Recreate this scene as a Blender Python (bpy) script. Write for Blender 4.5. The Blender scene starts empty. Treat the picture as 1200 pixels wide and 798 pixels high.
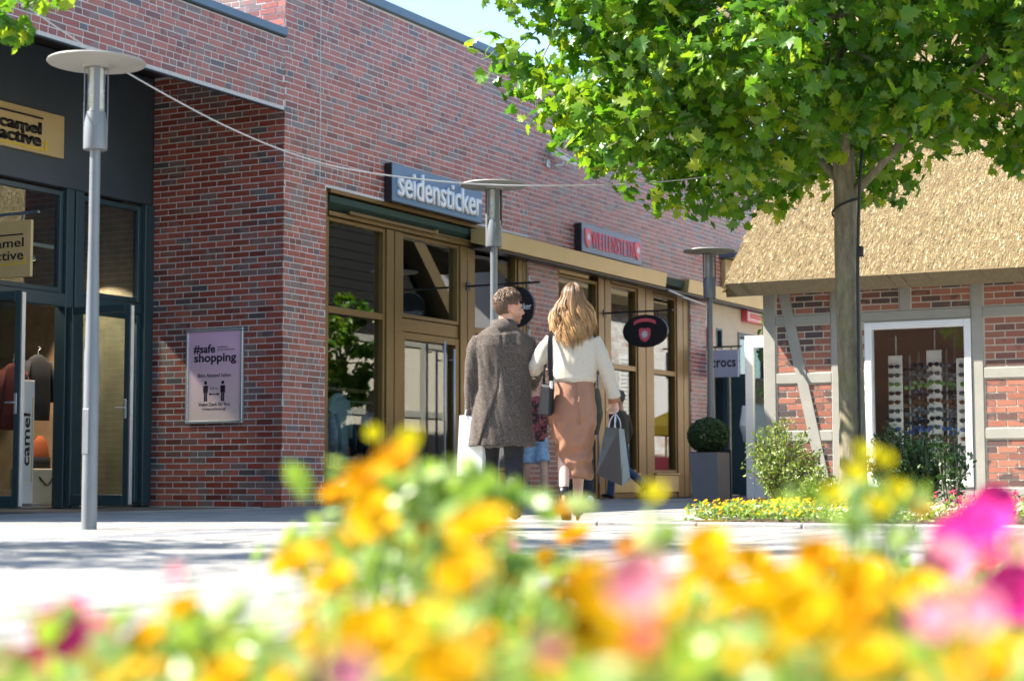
import bpy, bmesh, math, random
import numpy as np
from mathutils import Vector, Matrix, noise
R = math.radians
random.seed(11)
SC = bpy.context.scene
COL = SC.collection

# ------------------------------------------------------------------ camera
# world axes: X out from the long brick facade, Y along it (away from the camera), Z up
cam_data = bpy.data.cameras.new('camera')
cam_data.sensor_width = 36.0
cam_data.lens = 62.47
cam_data.clip_start = 0.05
cam_data.clip_end = 2000
cam_data.dof.use_dof = True
cam_data.dof.focus_distance = 17.0
cam_data.dof.aperture_fstop = 2.2
cam = bpy.data.objects.new('camera', cam_data)
COL.objects.link(cam)
cam.matrix_world = Matrix(((0.879317, 0.038338, 0.474691, 12.429), (0.476233, -0.067045, -0.876759, 0.0),
                           (-0.001787, 0.997013, -0.077212, 0.335), (0, 0, 0, 1)))
SC.camera = cam

# ------------------------------------------------------------------ sky, sun, exposure
SUN = Vector((-0.83, -0.40, 1.0)).normalized()
world = bpy.data.worlds.new('World')
SC.world = world
world.use_nodes = True
wn = world.node_tree
sky = wn.nodes.new('ShaderNodeTexSky')
sky.sky_type = 'NISHITA'
sky.sun_disc = False
sky.sun_elevation = math.asin(SUN.z)
sky.sun_rotation = math.atan2(SUN.x, SUN.y)
sky.air_density = 1.0
sky.dust_density = 0.6
sky.ozone_density = 1.0
wn.nodes['Background'].inputs['Strength'].default_value = 0.095
wn.links.new(sky.outputs[0], wn.nodes['Background'].inputs['Color'])
sun_data = bpy.data.lights.new('sun', 'SUN')
sun_data.energy = 4.4
sun_data.angle = R(0.5)
sun_data.color = (1.0, 0.94, 0.84)
sun = bpy.data.objects.new('sun', sun_data)
COL.objects.link(sun)
sun.rotation_euler = SUN.to_track_quat('Z', 'Y').to_euler()
SC.view_settings.view_transform = 'Standard'
SC.view_settings.look = 'None'
SC.view_settings.exposure = 2.0
SC.view_settings.gamma = 1.0
SC.cycles.max_bounces = 10
SC.cycles.transparent_max_bounces = 24

# ------------------------------------------------------------------ mesh helpers
class MB:
    def __init__(s): s.v = []; s.f = []; s.c = None
    def add(s, vs, fs):
        o = len(s.v); s.v += [tuple(p) for p in vs]; s.f += [tuple(i + o for i in f) for f in fs]
        return s

BOXF = [(0, 3, 2, 1), (4, 5, 6, 7), (0, 1, 5, 4), (1, 2, 6, 5), (2, 3, 7, 6), (3, 0, 4, 7)]
def box(m, x0, x1, y0, y1, z0, z1):
    x0, x1 = min(x0, x1), max(x0, x1); y0, y1 = min(y0, y1), max(y0, y1); z0, z1 = min(z0, z1), max(z0, z1)
    return m.add([(x0, y0, z0), (x1, y0, z0), (x1, y1, z0), (x0, y1, z0), (x0, y0, z1), (x1, y0, z1), (x1, y1, z1), (x0, y1, z1)], BOXF)

def hexa(m, b, t):
    return m.add(list(b) + list(t), BOXF)

def cbox(m, x0, x1, y0, y1, z0, z1, c=0.006):
    "box with chamfered edges"
    x0, x1 = min(x0, x1), max(x0, x1); y0, y1 = min(y0, y1), max(y0, y1); z0, z1 = min(z0, z1), max(z0, z1)
    c = min(c, (x1 - x0) * .3, (y1 - y0) * .3, (z1 - z0) * .3)
    b = bmesh.new()
    bmesh.ops.create_cube(b, size=1.0, matrix=Matrix.Translation(((x0 + x1) / 2, (y0 + y1) / 2, (z0 + z1) / 2)) @ Matrix.Diagonal((x1 - x0, y1 - y0, z1 - z0, 1)))
    bmesh.ops.bevel(b, geom=b.edges[:], offset=c, segments=1, affect='EDGES', profile=.5)
    b.verts.index_update()
    m.add([v.co[:] for v in b.verts], [[v.index for v in f.verts] for f in b.faces])
    b.free()
    return m

def frame_of(d):
    d = Vector(d).normalized()
    a = Vector((0, 0, 1)) if abs(d.z) < .9 else Vector((0, 1, 0))
    x = d.cross(a).normalized(); y = d.cross(x).normalized()
    return x, y

def tube(m, pts, rad, n=8, cap=True, flat=1.0, up=None):
    pts = [Vector(p) for p in pts]
    if not hasattr(rad, '__len__'): rad = [rad] * len(pts)
    o = len(m.v); N = len(pts)
    px = None
    for i, p in enumerate(pts):
        d = (pts[min(i + 1, N - 1)] - pts[max(i - 1, 0)])
        if d.length < 1e-9: d = Vector((0, 0, 1))
        d.normalize()
        if px is None:
            x, y = frame_of(d)
            if up is not None:
                x = (Vector(up) - d * d.dot(Vector(up))).normalized(); y = d.cross(x)
        else:
            x = (px - d * d.dot(px)).normalized(); y = d.cross(x)
        px = x
        for k in range(n):
            a = 2 * math.pi * k / n
            q = p + (x * math.cos(a) + y * math.sin(a) * flat) * rad[i]
            m.v.append(q[:])
    for i in range(N - 1):
        for k in range(n):
            a = o + i * n + k; b = o + i * n + (k + 1) % n
            m.f.append((a, b, b + n, a + n))
    if cap:
        m.f.append(tuple(o + k for k in range(n))[::-1]); m.f.append(tuple(o + (N - 1) * n + k for k in range(n)))
    return m

def loft(m, rings, n=24, cap=True, e=2.0):
    "rings of (x, y, z, rx, ry[, tilt_z_per_y])"
    o = len(m.v)
    for r in rings:
        x, y, z, rx, ry = r[:5]; tz = r[5] if len(r) > 5 else 0
        for k in range(n):
            a = 2 * math.pi * k / n
            c, s = math.cos(a), math.sin(a)
            c = math.copysign(abs(c) ** (2 / e), c); s = math.copysign(abs(s) ** (2 / e), s)
            m.v.append((x + rx * c, y + ry * s, z + tz * ry * s))
    for i in range(len(rings) - 1):
        for k in range(n):
            a = o + i * n + k; b = o + i * n + (k + 1) % n
            m.f.append((a, b, b + n, a + n))
    if cap:
        m.f.append(tuple(o + k for k in range(n))[::-1]); m.f.append(tuple(o + (len(rings) - 1) * n + k for k in range(n)))
    return m

def lathe(m, prof, cx, cy, n=24, z0=0):
    return loft(m, [(cx, cy, z0 + z, max(r, 1e-4), max(r, 1e-4)) for r, z in prof], n)

def ellipsoid(m, c, r, nu=16, nv=10, rot=None):
    vs = []; fs = []
    c = Vector(c)
    for j in range(nv + 1):
        t = math.pi * j / nv
        for i in range(nu):
            a = 2 * math.pi * i / nu
            p = Vector((r[0] * math.sin(t) * math.cos(a), r[1] * math.sin(t) * math.sin(a), r[2] * math.cos(t)))
            if rot is not None: p = rot @ p
            vs.append((c + p)[:])
    for j in range(nv):
        for i in range(nu):
            a = j * nu + i; b = j * nu + (i + 1) % nu
            fs.append((a, a + nu, b + nu, b))
    return m.add(vs, fs)

def clean(me):
    b = bmesh.new(); b.from_mesh(me)
    bmesh.ops.remove_doubles(b, verts=b.verts, dist=1e-5)
    bmesh.ops.recalc_face_normals(b, faces=b.faces)
    b.to_mesh(me); b.free()

def obj(name, m, material, parent=None, smooth=False, kind=None, label=None, fix=False):
    me = m if isinstance(m, bpy.types.Mesh) else bpy.data.meshes.new(name)
    if me is not m:
        me.from_pydata(m.v, [], m.f)
        if m.c is not None:
            at = me.color_attributes.new('tint', 'FLOAT_COLOR', 'POINT')
            at.data.foreach_set('color', np.array(m.c, dtype=np.float32).ravel())
    if fix: clean(me)
    if parent is not None:
        L = parent
        off = Vector((0, 0, 0))
        while L is not None: off += L.location; L = L.parent
        if off.length > 0: me.transform(Matrix.Translation(-off))
    if smooth: me.polygons.foreach_set('use_smooth', [True] * len(me.polygons))
    me.update()
    o = bpy.data.objects.new(name, me); COL.objects.link(o)
    if material is not None: me.materials.clear(); me.materials.append(material)
    if parent is not None: o.parent = parent
    if kind: o['kind'] = kind
    if label: o['label'] = label
    return o

def autosmooth(o, ang=40):
    me = o.data
    b = bmesh.new(); b.from_mesh(me)
    for f in b.faces: f.smooth = True
    for e in b.edges:
        if len(e.link_faces) == 2 and e.calc_face_angle(0) > R(ang): e.smooth = False
    b.to_mesh(me); b.free(); return o

def thing(name, label, cat, loc=(0, 0, 0), group=None):
    o = bpy.data.objects.new(name, None); COL.objects.link(o)
    o.empty_display_size = .2; o.location = loc
    return tag(o, label, cat, group)

def tag(o, label, cat, group=None):
    o['label'] = label; o['category'] = cat
    if group: o['group'] = group
    return o

def dup(root, loc, rz=0.0, label=None, scale=None, parent=None):
    r = root.copy(); COL.objects.link(r); r.location = loc; r.rotation_euler = (0, 0, rz)
    if label: r['label'] = label
    if scale: r.scale = (scale,) * 3
    for ch in list(root.children):
        c = ch.copy(); COL.objects.link(c); c.parent = r
        for g in list(ch.children):
            d = g.copy(); COL.objects.link(d); d.parent = c
    return r

DG = bpy.context.evaluated_depsgraph_get
def solid(m, voxel, smooth=4, disp=None):
    "union of overlapping closed shells as one continuous surface"
    me = bpy.data.meshes.new('body'); me.from_pydata(m.v, [], m.f)
    o = bpy.data.objects.new('body', me); COL.objects.link(o)
    md = o.modifiers.new('r', 'REMESH'); md.mode = 'VOXEL'; md.voxel_size = voxel; md.adaptivity = 0
    if smooth:
        ms = o.modifiers.new('s', 'SMOOTH'); ms.iterations = smooth; ms.factor = .5
    bpy.context.view_layer.update()
    dg = DG(); ev = o.evaluated_get(dg)
    out = bpy.data.meshes.new_from_object(ev)
    bpy.data.objects.remove(o); bpy.data.meshes.remove(me)
    if disp:
        n = len(out.vertices); co = np.empty(n * 3, dtype=np.float32); no = np.empty(n * 3, dtype=np.float32)
        out.vertices.foreach_get('co', co); out.vertices.foreach_get('normal', no)
        co = co.reshape(-1, 3).tolist(); no = no.reshape(-1, 3).tolist()
        out.vertices.foreach_set('co', np.array([disp(Vector(a), Vector(b))[:] for a, b in zip(co, no)], dtype=np.float32).ravel())
        out.update()
    return out

def text_mesh(s, w, h=None, depth=.004, bold=0.0, align='CENTER', spacing=1.0, name='lettering'):
    "flat lettering in the XY plane fitted to width w (and height h), centred on the origin"
    cu = bpy.data.curves.new(name, 'FONT'); cu.body = s; cu.size = 1.0
    cu.extrude = 0.0; cu.offset = bold; cu.align_x = align; cu.space_character = spacing; cu.resolution_u = 3
    o = bpy.data.objects.new(name, cu); COL.objects.link(o)
    bpy.context.view_layer.update()
    me = bpy.data.meshes.new_from_object(o.evaluated_get(DG()))
    bpy.data.objects.remove(o); bpy.data.curves.remove(cu)
    co = np.empty(len(me.vertices) * 3, dtype=np.float32); me.vertices.foreach_get('co', co); co = co.reshape(-1, 3)
    lo, hi = co.min(0), co.max(0)
    sx = w / (hi[0] - lo[0]); sy = sx if h is None else h / (hi[1] - lo[1])
    co[:, 0] = (co[:, 0] - (lo[0] + hi[0]) / 2) * sx; co[:, 1] = (co[:, 1] - (lo[1] + hi[1]) / 2) * sy; co[:, 2] = 0
    me.vertices.foreach_set('co', co.ravel()); me.update()
    if depth > 0:
        b = bmesh.new(); b.from_mesh(me)
        bmesh.ops.remove_doubles(b, verts=b.verts, dist=1e-5)
        r = bmesh.ops.extrude_face_region(b, geom=b.faces[:])
        bmesh.ops.translate(b, vec=(0, 0, depth), verts=[g for g in r['geom'] if isinstance(g, bmesh.types.BMVert)])
        bmesh.ops.recalc_face_normals(b, faces=b.faces)
        b.to_mesh(me); b.free()
    return me

def on_facade(me, x, y, z):   # reads from +X
    me.transform(Matrix(((0, 0, 1, x), (1, 0, 0, y), (0, 1, 0, z), (0, 0, 0, 1)))); return me
def on_front(me, x, y, z):    # reads from -Y
    me.transform(Matrix(((1, 0, 0, x), (0, 0, -1, y), (0, 1, 0, z), (0, 0, 0, 1)))); return me

# ------------------------------------------------------------------ materials
class NT:
    def __init__(s, name):
        s.m = bpy.data.materials.new(name); s.m.use_nodes = True
        s.t = s.m.node_tree; s.b = s.t.nodes['Principled BSDF']
        s.out = s.t.nodes['Material Output']
    def n(s, ty, **k):
        q = s.t.nodes.new(ty)
        for a, v in k.items(): setattr(q, a, v)
        return q
    def l(s, a, b): s.t.links.new(a, b)
    def coord(s, which='Object', scale=(1, 1, 1)):
        tc = s.n('ShaderNodeTexCoord'); mp = s.n('ShaderNodeMapping'); mp.inputs['Scale'].default_value = scale
        s.l(tc.outputs[which], mp.inputs[0]); return mp.outputs[0]
    def noise(s, scale=5, detail=4, rough=.55, vec=None, dist=0):
        q = s.n('ShaderNodeTexNoise'); q.inputs['Scale'].default_value = scale; q.inputs['Detail'].default_value = detail
        q.inputs['Roughness'].default_value = rough; q.inputs['Distortion'].default_value = dist
        s.l(vec if vec is not None else s.coord(), q.inputs['Vector']); return q.outputs['Fac']
    def ramp(s, fac, stops, interp='LINEAR'):
        q = s.n('ShaderNodeValToRGB'); q.color_ramp.interpolation = interp
        e = q.color_ramp.elements
        while len(e) < len(stops): e.new(.5)
        for i, (p, c) in enumerate(stops): e[i].position = p; e[i].color = (*c[:3], 1)
        s.l(fac, q.inputs[0]); return q.outputs[0]
    def mix(s, fac, a, b, mode='MIX'):
        q = s.n('ShaderNodeMix', data_type='RGBA', blend_type=mode)
        for i, v in ((0, fac), (6, a), (7, b)):
            if hasattr(v, 'is_linked') or isinstance(v, bpy.types.NodeSocket): s.l(v, q.inputs[i])
            else: q.inputs[i].default_value = (*v, 1) if isinstance(v, (tuple, list)) else v
        return q.outputs[2]
    def math(s, op, a, b=0.0):
        q = s.n('ShaderNodeMath', operation=op)
        for i, v in enumerate((a, b)):
            if isinstance(v, bpy.types.NodeSocket): s.l(v, q.inputs[i])
            else: q.inputs[i].default_value = v
        return q.outputs[0]
    def bump(s, h, strength=.3, dist=.01):
        q = s.n('ShaderNodeBump'); q.inputs['Strength'].default_value = strength; q.inputs['Distance'].default_value = dist
        s.l(h, q.inputs['Height']); s.l(q.outputs[0], s.b.inputs['Normal'])
    def set(s, **k):
        for a, v in k.items():
            i = s.b.inputs[a.replace('_', ' ')]
            if isinstance(v, bpy.types.NodeSocket): s.l(v, i)
            else: i.default_value = (*v, 1) if isinstance(v, (tuple, list)) else v
        return s

def mat(name, col, rough=.6, var=.15, scale=6, metal=0, bump=0, bscale=60, bdist=.003, spec=.5, coat=0):
    t = NT(name)
    f = t.noise(scale, 5)
    lo = tuple(max(0, c * (1 - var)) for c in col); hi = tuple(min(1, c * (1 + var)) for c in col)
    t.set(Base_Color=t.ramp(f, [(.3, lo), (.7, hi)]), Metallic=metal, Specular_IOR_Level=spec, Coat_Weight=coat)
    rr = t.n('ShaderNodeMapRange'); rr.inputs[3].default_value = max(0, rough - .08); rr.inputs[4].default_value = min(1, rough + .08)
    t.l(t.noise(scale * 3, 3), rr.inputs[0]); t.l(rr.outputs[0], t.b.inputs['Roughness'])
    if bump: t.bump(t.noise(bscale, 4), bump, bdist)
    return t.m

def brick_mat(name, stops, blot, gloss=.5, spec=.5):
    "each brick its own colour, with burnt blotches inside the brick"
    t = NT(name)
    g = t.n('ShaderNodeNewGeometry'); oi = t.n('ShaderNodeObjectInfo')
    r = t.math('FRACT', t.math('ADD', g.outputs['Random Per Island'], oi.outputs['Random']))
    pos = g.outputs['Position']
    base = t.ramp(r, stops, 'LINEAR')
    f = t.noise(4.5, 3, .6, vec=pos)
    r2 = t.math('FRACT', t.math('MULTIPLY', r, 7.31))
    k = t.math('ADD', f, t.math('MULTIPLY', t.math('SUBTRACT', r2, .5), .35))
    c = t.mix(t.ramp(k, [(.58, (0, 0, 0)), (.66, (1, 1, 1))]), base, blot)
    fine = t.noise(55, 4, .6, vec=pos)
    big = t.noise(.7, 5, .65, vec=pos)
    c = t.mix(.45, c, t.ramp(big, [(.3, (.36, .36, .36)), (.7, (.62, .61, .60))]), 'OVERLAY')
    c = t.mix(.35, c, t.ramp(fine, [(.3, (.35, .35, .35)), (.7, (.75, .75, .75))]), 'OVERLAY')
    t.set(Base_Color=c, Roughness=gloss, Specular_IOR_Level=spec)
    t.bump(fine, .35, .004)
    return t.m

M = {}
M['brick'] = brick_mat('brick_red', [(0, (.25, .048, .030)), (.30, (.34, .076, .050)), (.56, (.42, .120, .084)), (.70, (.31, .075, .056)), (.85, (.15, .036, .028)), (.90, (.25, .14, .12)), (.965, (.085, .07, .08)), (1, (.19, .15, .15))], (.21, .13, .122), .38, .65)
M['cottage_brick'] = brick_mat('brick_cottage', [(0, (.30, .11, .07)), (.4, (.38, .155, .10)), (.62, (.33, .12, .08)), (.75, (.12, .065, .055)), (.88, (.075, .055, .055)), (1, (.34, .13, .08))], (.10, .065, .06), .6, .4)
M['mortar'] = mat('mortar', (.62, .59, .57), .9, .12, 30, bump=.3, bscale=150)
M['mortar_light'] = mat('mortar_cream', (.60, .54, .44), .9, .1, 30, bump=.3, bscale=150)
M['gold'] = mat('bronze_frame', (.20, .125, .040), .36, .08, 3, metal=.55)
M['gold_band'] = mat('bronze_panel', (.50, .36, .15), .42, .05, 2, metal=.35)
M['awning_green'] = mat('awning_cloth_green', (.022, .05, .035), .8, .1, 8)
M['coping'] = mat('coping_metal', (.11, .165, .22), .4, .08, 3, metal=.4)
M['anthracite'] = mat('anthracite_panel', (.052, .070, .086), .45, .1, 2)
M['teal_frame'] = mat('teal_frame', (.036, .070, .084), .35, .08, 4)
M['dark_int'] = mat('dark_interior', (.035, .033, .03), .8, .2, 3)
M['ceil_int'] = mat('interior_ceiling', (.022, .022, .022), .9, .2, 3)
M['wood_int'] = mat('interior_wood', (.40, .26, .15), .6, .2, 5)
M['int_floor'] = mat('interior_floor', (.12, .10, .08), .4, .15, 5)
M['sign_blue'] = mat('sign_face_blue', (.12, .21, .32), .35, .05, 3)
M['sign_grey'] = mat('sign_face_grey', (.22, .26, .33), .35, .05, 3)
M['black'] = mat('black_paint', (.012, .012, .014), .4, .2, 5)
M['white'] = mat('white_paint', (.80, .80, .79), .45, .03, 4)
M['letter_red'] = mat('red_letter', (.86, .12, .16), .4, .05, 4)
M['sign_tan'] = mat('sign_face_tan', (.62, .44, .20), .5, .05, 3)
M['yellow'] = mat('yellow_paint', (.80, .56, .02), .45, .05, 3)
M['lamp_metal'] = mat('lamp_grey_metal', (.20, .212, .225), .42, .06, 6, metal=.3)
M['lamp_disc'] = mat('lamp_disc_enamel', (.33, .32, .29), .5, .05, 5)
M['steel'] = mat('brushed_steel', (.55, .55, .55), .42, .05, 8, metal=.5)
M['poster_frame'] = mat('poster_aluminium', (.60, .62, .64), .35, .05, 6, metal=.6)
M['timber'] = mat('painted_timber', (.33, .315, .27), .6, .08, 5, bump=.25, bscale=40)
M['cream'] = mat('cream_render', (.62, .54, .40), .85, .05, 4, bump=.15)
M['planter'] = mat('planter_grey', (.21, .215, .235), .45, .06, 4)
M['cable'] = mat('cable_pale', (.4, .4, .39), .6, .05, 5)
M['cable_black'] = mat('cable_black', (.015, .015, .015), .6, .1, 5)
M['soil'] = mat('bed_soil', (.075, .05, .03), .95, .3, 12, bump=.8, bscale=40, bdist=.02)
M['skin'] = mat('skin', (.56, .31, .21), .5, .08, 14)
M['skin_pale'] = mat('skin_pale', (.68, .43, .32), .45, .06, 14)
M['shoe_black'] = mat('shoe_black', (.015, .014, .014), .35, .2, 9)
M['shoe_white'] = mat('shoe_white', (.72, .71, .68), .55, .05, 9)
M['handbag'] = mat('handbag_leather', (.006, .0065, .008), .45, .2, 12, spec=.25, bump=.1, bscale=120)
M['paper_white'] = mat('paper_white', (.82, .82, .82), .6, .03, 4)
M['paper_grey'] = mat('paper_grey_gloss', (.062, .057, .052), .22, .1, 4, coat=.3)
M['trouser'] = mat('trouser_dark', (.022, .022, .026), .85, .2, 12)
M['jeans'] = mat('jeans_blue', (.05, .085, .17), .85, .25, 30)
M['lens'] = mat('dark_lens', (.01, .01, .014), .12, .2, 5)

def glass(name, tint=(.82, .86, .84), refl=.14, rough=.0):
    t = NT(name)
    t.t.nodes.remove(t.b)
    tr = t.n('ShaderNodeBsdfTransparent'); tr.inputs[0].default_value = (*tint, 1)
    gl = t.n('ShaderNodeBsdfGlossy'); gl.inputs['Roughness'].default_value = rough
    gl.inputs['Color'].default_value = (.95, .97, 1, 1)
    fr = t.n('ShaderNodeFresnel'); gm = t.n('ShaderNodeNewGeometry')
    t.l(t.math('SUBTRACT', 1.5, t.math('MULTIPLY', gm.outputs['Backfacing'], 1.5 - 1 / 1.5)), fr.inputs['IOR'])
    k = t.math('MINIMUM', t.math('ADD', t.math('MULTIPLY', fr.outputs[0], 1.0), refl), 1.0)
    mx = t.n('ShaderNodeMixShader'); t.l(k, mx.inputs[0]); t.l(tr.outputs[0], mx.inputs[1]); t.l(gl.outputs[0], mx.inputs[2])
    t.l(mx.outputs[0], t.out.inputs['Surface'])
    return t.m
M['glass'] = glass('shop_glass', (.74, .79, .76), .07)
M['glass_clear'] = glass('clear_glass', (.95, .96, .95), .0)
M['glass_teal'] = glass('door_glass_teal', (.76, .84, .84), .03)

def leaf_mat(name, stops, trans=.45, rough=.34, spec=.6):
    t = NT(name)
    g = t.n('ShaderNodeNewGeometry'); oi = t.n('ShaderNodeObjectInfo')
    r = t.math('FRACT', t.math('ADD', g.outputs['Random Per Island'], oi.outputs['Random']))
    c = t.ramp(r, stops)
    c = t.mix(.5, c, t.ramp(t.noise(.9, 3, vec=g.outputs['Position']), [(.3, (.38, .4, .4)), (.7, (.68, .65, .5))]), 'OVERLAY')
    t.set(Base_Color=c, Roughness=rough, Specular_IOR_Level=spec)
    tr = t.n('ShaderNodeBsdfTranslucent')
    t.l(t.mix(1.0, c, (1.0, 1.0, .45), 'MULTIPLY'), tr.inputs[0])
    mx = t.n('ShaderNodeMixShader'); mx.inputs[0].default_value = trans
    t.l(t.b.outputs[0], mx.inputs[1]); t.l(tr.outputs[0], mx.inputs[2]); t.l(mx.outputs[0], t.out.inputs['Surface'])
    return t.m
M['maple'] = leaf_mat('maple_leaf', [(0, (.05, .16, .014)), (.5, (.125, .285, .022)), (.85, (.23, .38, .025)), (1, (.38, .46, .035))], .55)
M['bush_light'] = leaf_mat('bush_leaf_light', [(0, (.13, .21, .04)), (.6, (.22, .30, .07)), (1, (.34, .38, .12))], .3)
M['bush_dark'] = leaf_mat('bush_leaf_dark', [(0, (.02, .06, .018)), (.6, (.04, .10, .025)), (1, (.08, .16, .04))], .25)
M['box'] = leaf_mat('boxwood_leaf', [(0, (.014, .045, .010)), (.7, (.03, .085, .018)), (1, (.06, .13, .025))], .2)
M['bed_leaf'] = leaf_mat('bedding_leaf', [(0, (.16, .29, .05)), (.5, (.27, .40, .09)), (1, (.44, .54, .22))], .5)
def petal(name, a, b, trans=.35):
    return leaf_mat(name, [(0, a), (1, b)], trans, .6, .12)
M['petal_o'] = petal('petal_orange', (.64, .28, .001), (.70, .38, .002))
M['petal_y'] = petal('petal_yellow', (.66, .37, .001), (.72, .46, .002))
M['petal_m'] = petal('petal_magenta', (.70, .02, .26), (.80, .05, .38))
M['petal_p'] = petal('petal_pink', (.80, .22, .38), (.85, .36, .48))
M['petal_c'] = petal('petal_crimson', (.62, .03, .10), (.72, .06, .16))
M['petal_g'] = petal('petal_bud', (.55, .52, .02), (.72, .60, .02))
M['petal_w'] = petal('petal_white', (.78, .78, .74), (.85, .85, .82))

def bark_mat():
    t = NT('maple_bark')
    v = t.coord('Object', (1, 1, .25))
    f = t.noise(22, 6, .65, v)
    g = t.noise(3, 3)
    c = t.ramp(f, [(.25, (.085, .07, .05)), (.55, (.21, .18, .12)), (.75, (.33, .29, .21))])
    c = t.mix(t.ramp(g, [(.5, (0, 0, 0)), (.66, (.5, .5, .5))]), c, (.14, .15, .05))
    t.set(Base_Color=c, Roughness=.85); t.bump(f, .6, .012)
    return t.m
M['bark'] = bark_mat()

def stone_mat(name, a, b, scale=1.0):
    t = NT(name)
    g = t.n('ShaderNodeNewGeometry'); oi = t.n('ShaderNodeObjectInfo')
    r = t.math('FRACT', t.math('ADD', g.outputs['Random Per Island'], oi.outputs['Random']))
    c = t.ramp(r, [(0, a), (1, b)])
    sp = t.noise(140 * scale, 3, .7, vec=g.outputs['Position'])
    st = t.noise(1.3, 5, .6, vec=g.outputs['Position'])
    c = t.mix(.25, c, t.ramp(sp, [(.35, (.2, .2, .2)), (.65, (.8, .8, .8))]), 'OVERLAY')
    c = t.mix(.35, c, t.ramp(st, [(.3, (.3, .3, .3)), (.7, (.62, .62, .62))]), 'OVERLAY')
    t.set(Base_Color=c, Roughness=.8); t.bump(sp, .25, .004)
    return t.m
M['slab'] = stone_mat('granite_slab', (.22, .211, .195), (.30, .289, .268))
M['slab_shadow'] = stone_mat('shadow_granite', (.16, .16, .165), (.22, .22, .225))  # darkened stone colour, carries the painted shadow on the pavement
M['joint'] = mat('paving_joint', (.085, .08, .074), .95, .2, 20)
M['kerb'] = stone_mat('kerb_granite', (.31, .298, .275), (.38, .367, .34))
M['ground'] = mat('ground_far', (.34, .33, .31), .9, .12, .6)

# ------------------------------------------------------------------ ground and paving
def sheet(name, x0, x1, y0, y1, z, material, kind='structure'):
    return obj(name, MB().add([(x0, y0, z), (x1, y0, z), (x1, y1, z), (x0, y1, z)], [(0, 1, 2, 3)]), material, kind=kind)
sheet('ground', -300, 300, -300, 300, -.03, M['ground'])
pav = sheet('pavement', -2.05, 14, 2.2, 45, -.010, M['joint'])

def slab_mesh(w, d, h=.05, c=.004):
    m = MB()
    m.add([(-w, -d, -h), (w, -d, -h), (w, d, -h), (-w, d, -h), (-w, -d, -c), (w, -d, -c), (w, d, -c), (-w, d, -c),
           (-w + c, -d + c, 0), (w - c, -d + c, 0), (w - c, d - c, 0), (-w + c, d - c, 0)],
          [(0, 1, 5, 4), (1, 2, 6, 5), (2, 3, 7, 6), (3, 0, 4, 7), (4, 5, 9, 8), (5, 6, 10, 9), (6, 7, 11, 10), (7, 4, 8, 11), (8, 9, 10, 11)])
    return m
SW, SD = .30, .50            # slab pitch across X, along Y
slab_me = bpy.data.meshes.new('paving_slab'); sm_ = slab_mesh(SW / 2 - .006, SD / 2 - .006)
slab_me.from_pydata(sm_.v, [], sm_.f); slab_me.materials.append(M['slab'])
CAMP = Vector((12.429, 0, .335)); FWD = Vector((-.4747, .8768, 0)).normalized(); RGT = Vector((FWD.y, -FWD.x, 0))
def cam_px(x, y):
    d = Vector((x, y, 0)) - CAMP
    f = d.dot(FWD)
    return (600 + 2082 * d.dot(RGT) / f, f) if f > .3 else (9e9, f)
def in_bed(x, y):            # the planted bed round the maple
    return y > 11.74 and x > 7.42 - .10 * (y - 11.7) and y < 18.0 and x < 14
def in_front_bed(x, y):
    d = Vector((x, y, 0)) - CAMP; f = d.dot(FWD); r = d.dot(RGT)
    if f > 7.4: return False
    return f < 2.15 or r > -.30 + (f - 2.15) * .42
cand = []; rest = MB()
for i in range(int(14 / SW)):
    for j in range(int(24 / SD)):
        x = .02 + (i + .5) * SW; y = 2.4 + (j + (.5 if i % 2 else 0) + .25) * SD
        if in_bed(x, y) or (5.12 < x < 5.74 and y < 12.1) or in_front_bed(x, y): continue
        if 6.0 < x < 14 and 11.5 < y < 11.8: continue
        px, f = cam_px(x, y)
        cand.append((f if -60 < px < 1260 else 1e5 + f, x, y))
cand.sort()
for k, (f, x, y) in enumerate(cand):
    z = random.uniform(-.0015, .0015); tx = random.uniform(-.002, .002); ty = random.uniform(-.002, .002)
    if k < 290 and f < 1e5:
        o = bpy.data.objects.new('paving_slab', slab_me); COL.objects.link(o); o.parent = pav
        o.location = (x, y, z); o.rotation_euler = (tx, ty, 0)
    else:
        o_ = len(rest.v)
        rest.v += [(v[0] + x, v[1] + y, v[2] + z + v[0] * ty + v[1] * tx) for v in sm_.v]; rest.f += [tuple(q + o_ for q in f_) for f_ in sm_.f]
obj('far_paving', rest, M['slab'], pav, kind='stuff')
strip = sheet('shadow_strip', 5.12, 5.74, 2.4, 12.1, -.009, M['joint'])  # darker paving stands in for a shadow band along the pavement
sd_me = bpy.data.meshes.new('shadow_sett'); s_ = slab_mesh(.098, .148); sd_me.from_pydata(s_.v, [], s_.f); sd_me.materials.append(M['slab_shadow'])
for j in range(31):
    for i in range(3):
        o = bpy.data.objects.new('shadow_sett', sd_me); COL.objects.link(o); o.parent = strip
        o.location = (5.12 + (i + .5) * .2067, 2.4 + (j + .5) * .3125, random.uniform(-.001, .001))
kerb = thing('kerb', 'row of pale granite kerb stones edging the planted bed under the maple', 'kerb', (8.5, 11.65, 0))
x = 6.10
while x < 12.5:
    obj('kerb_stone', cbox(MB(), x, x + .76, 11.555, 11.745, -.05, .026, .008), M['kerb'], kerb); x += .768

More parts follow.
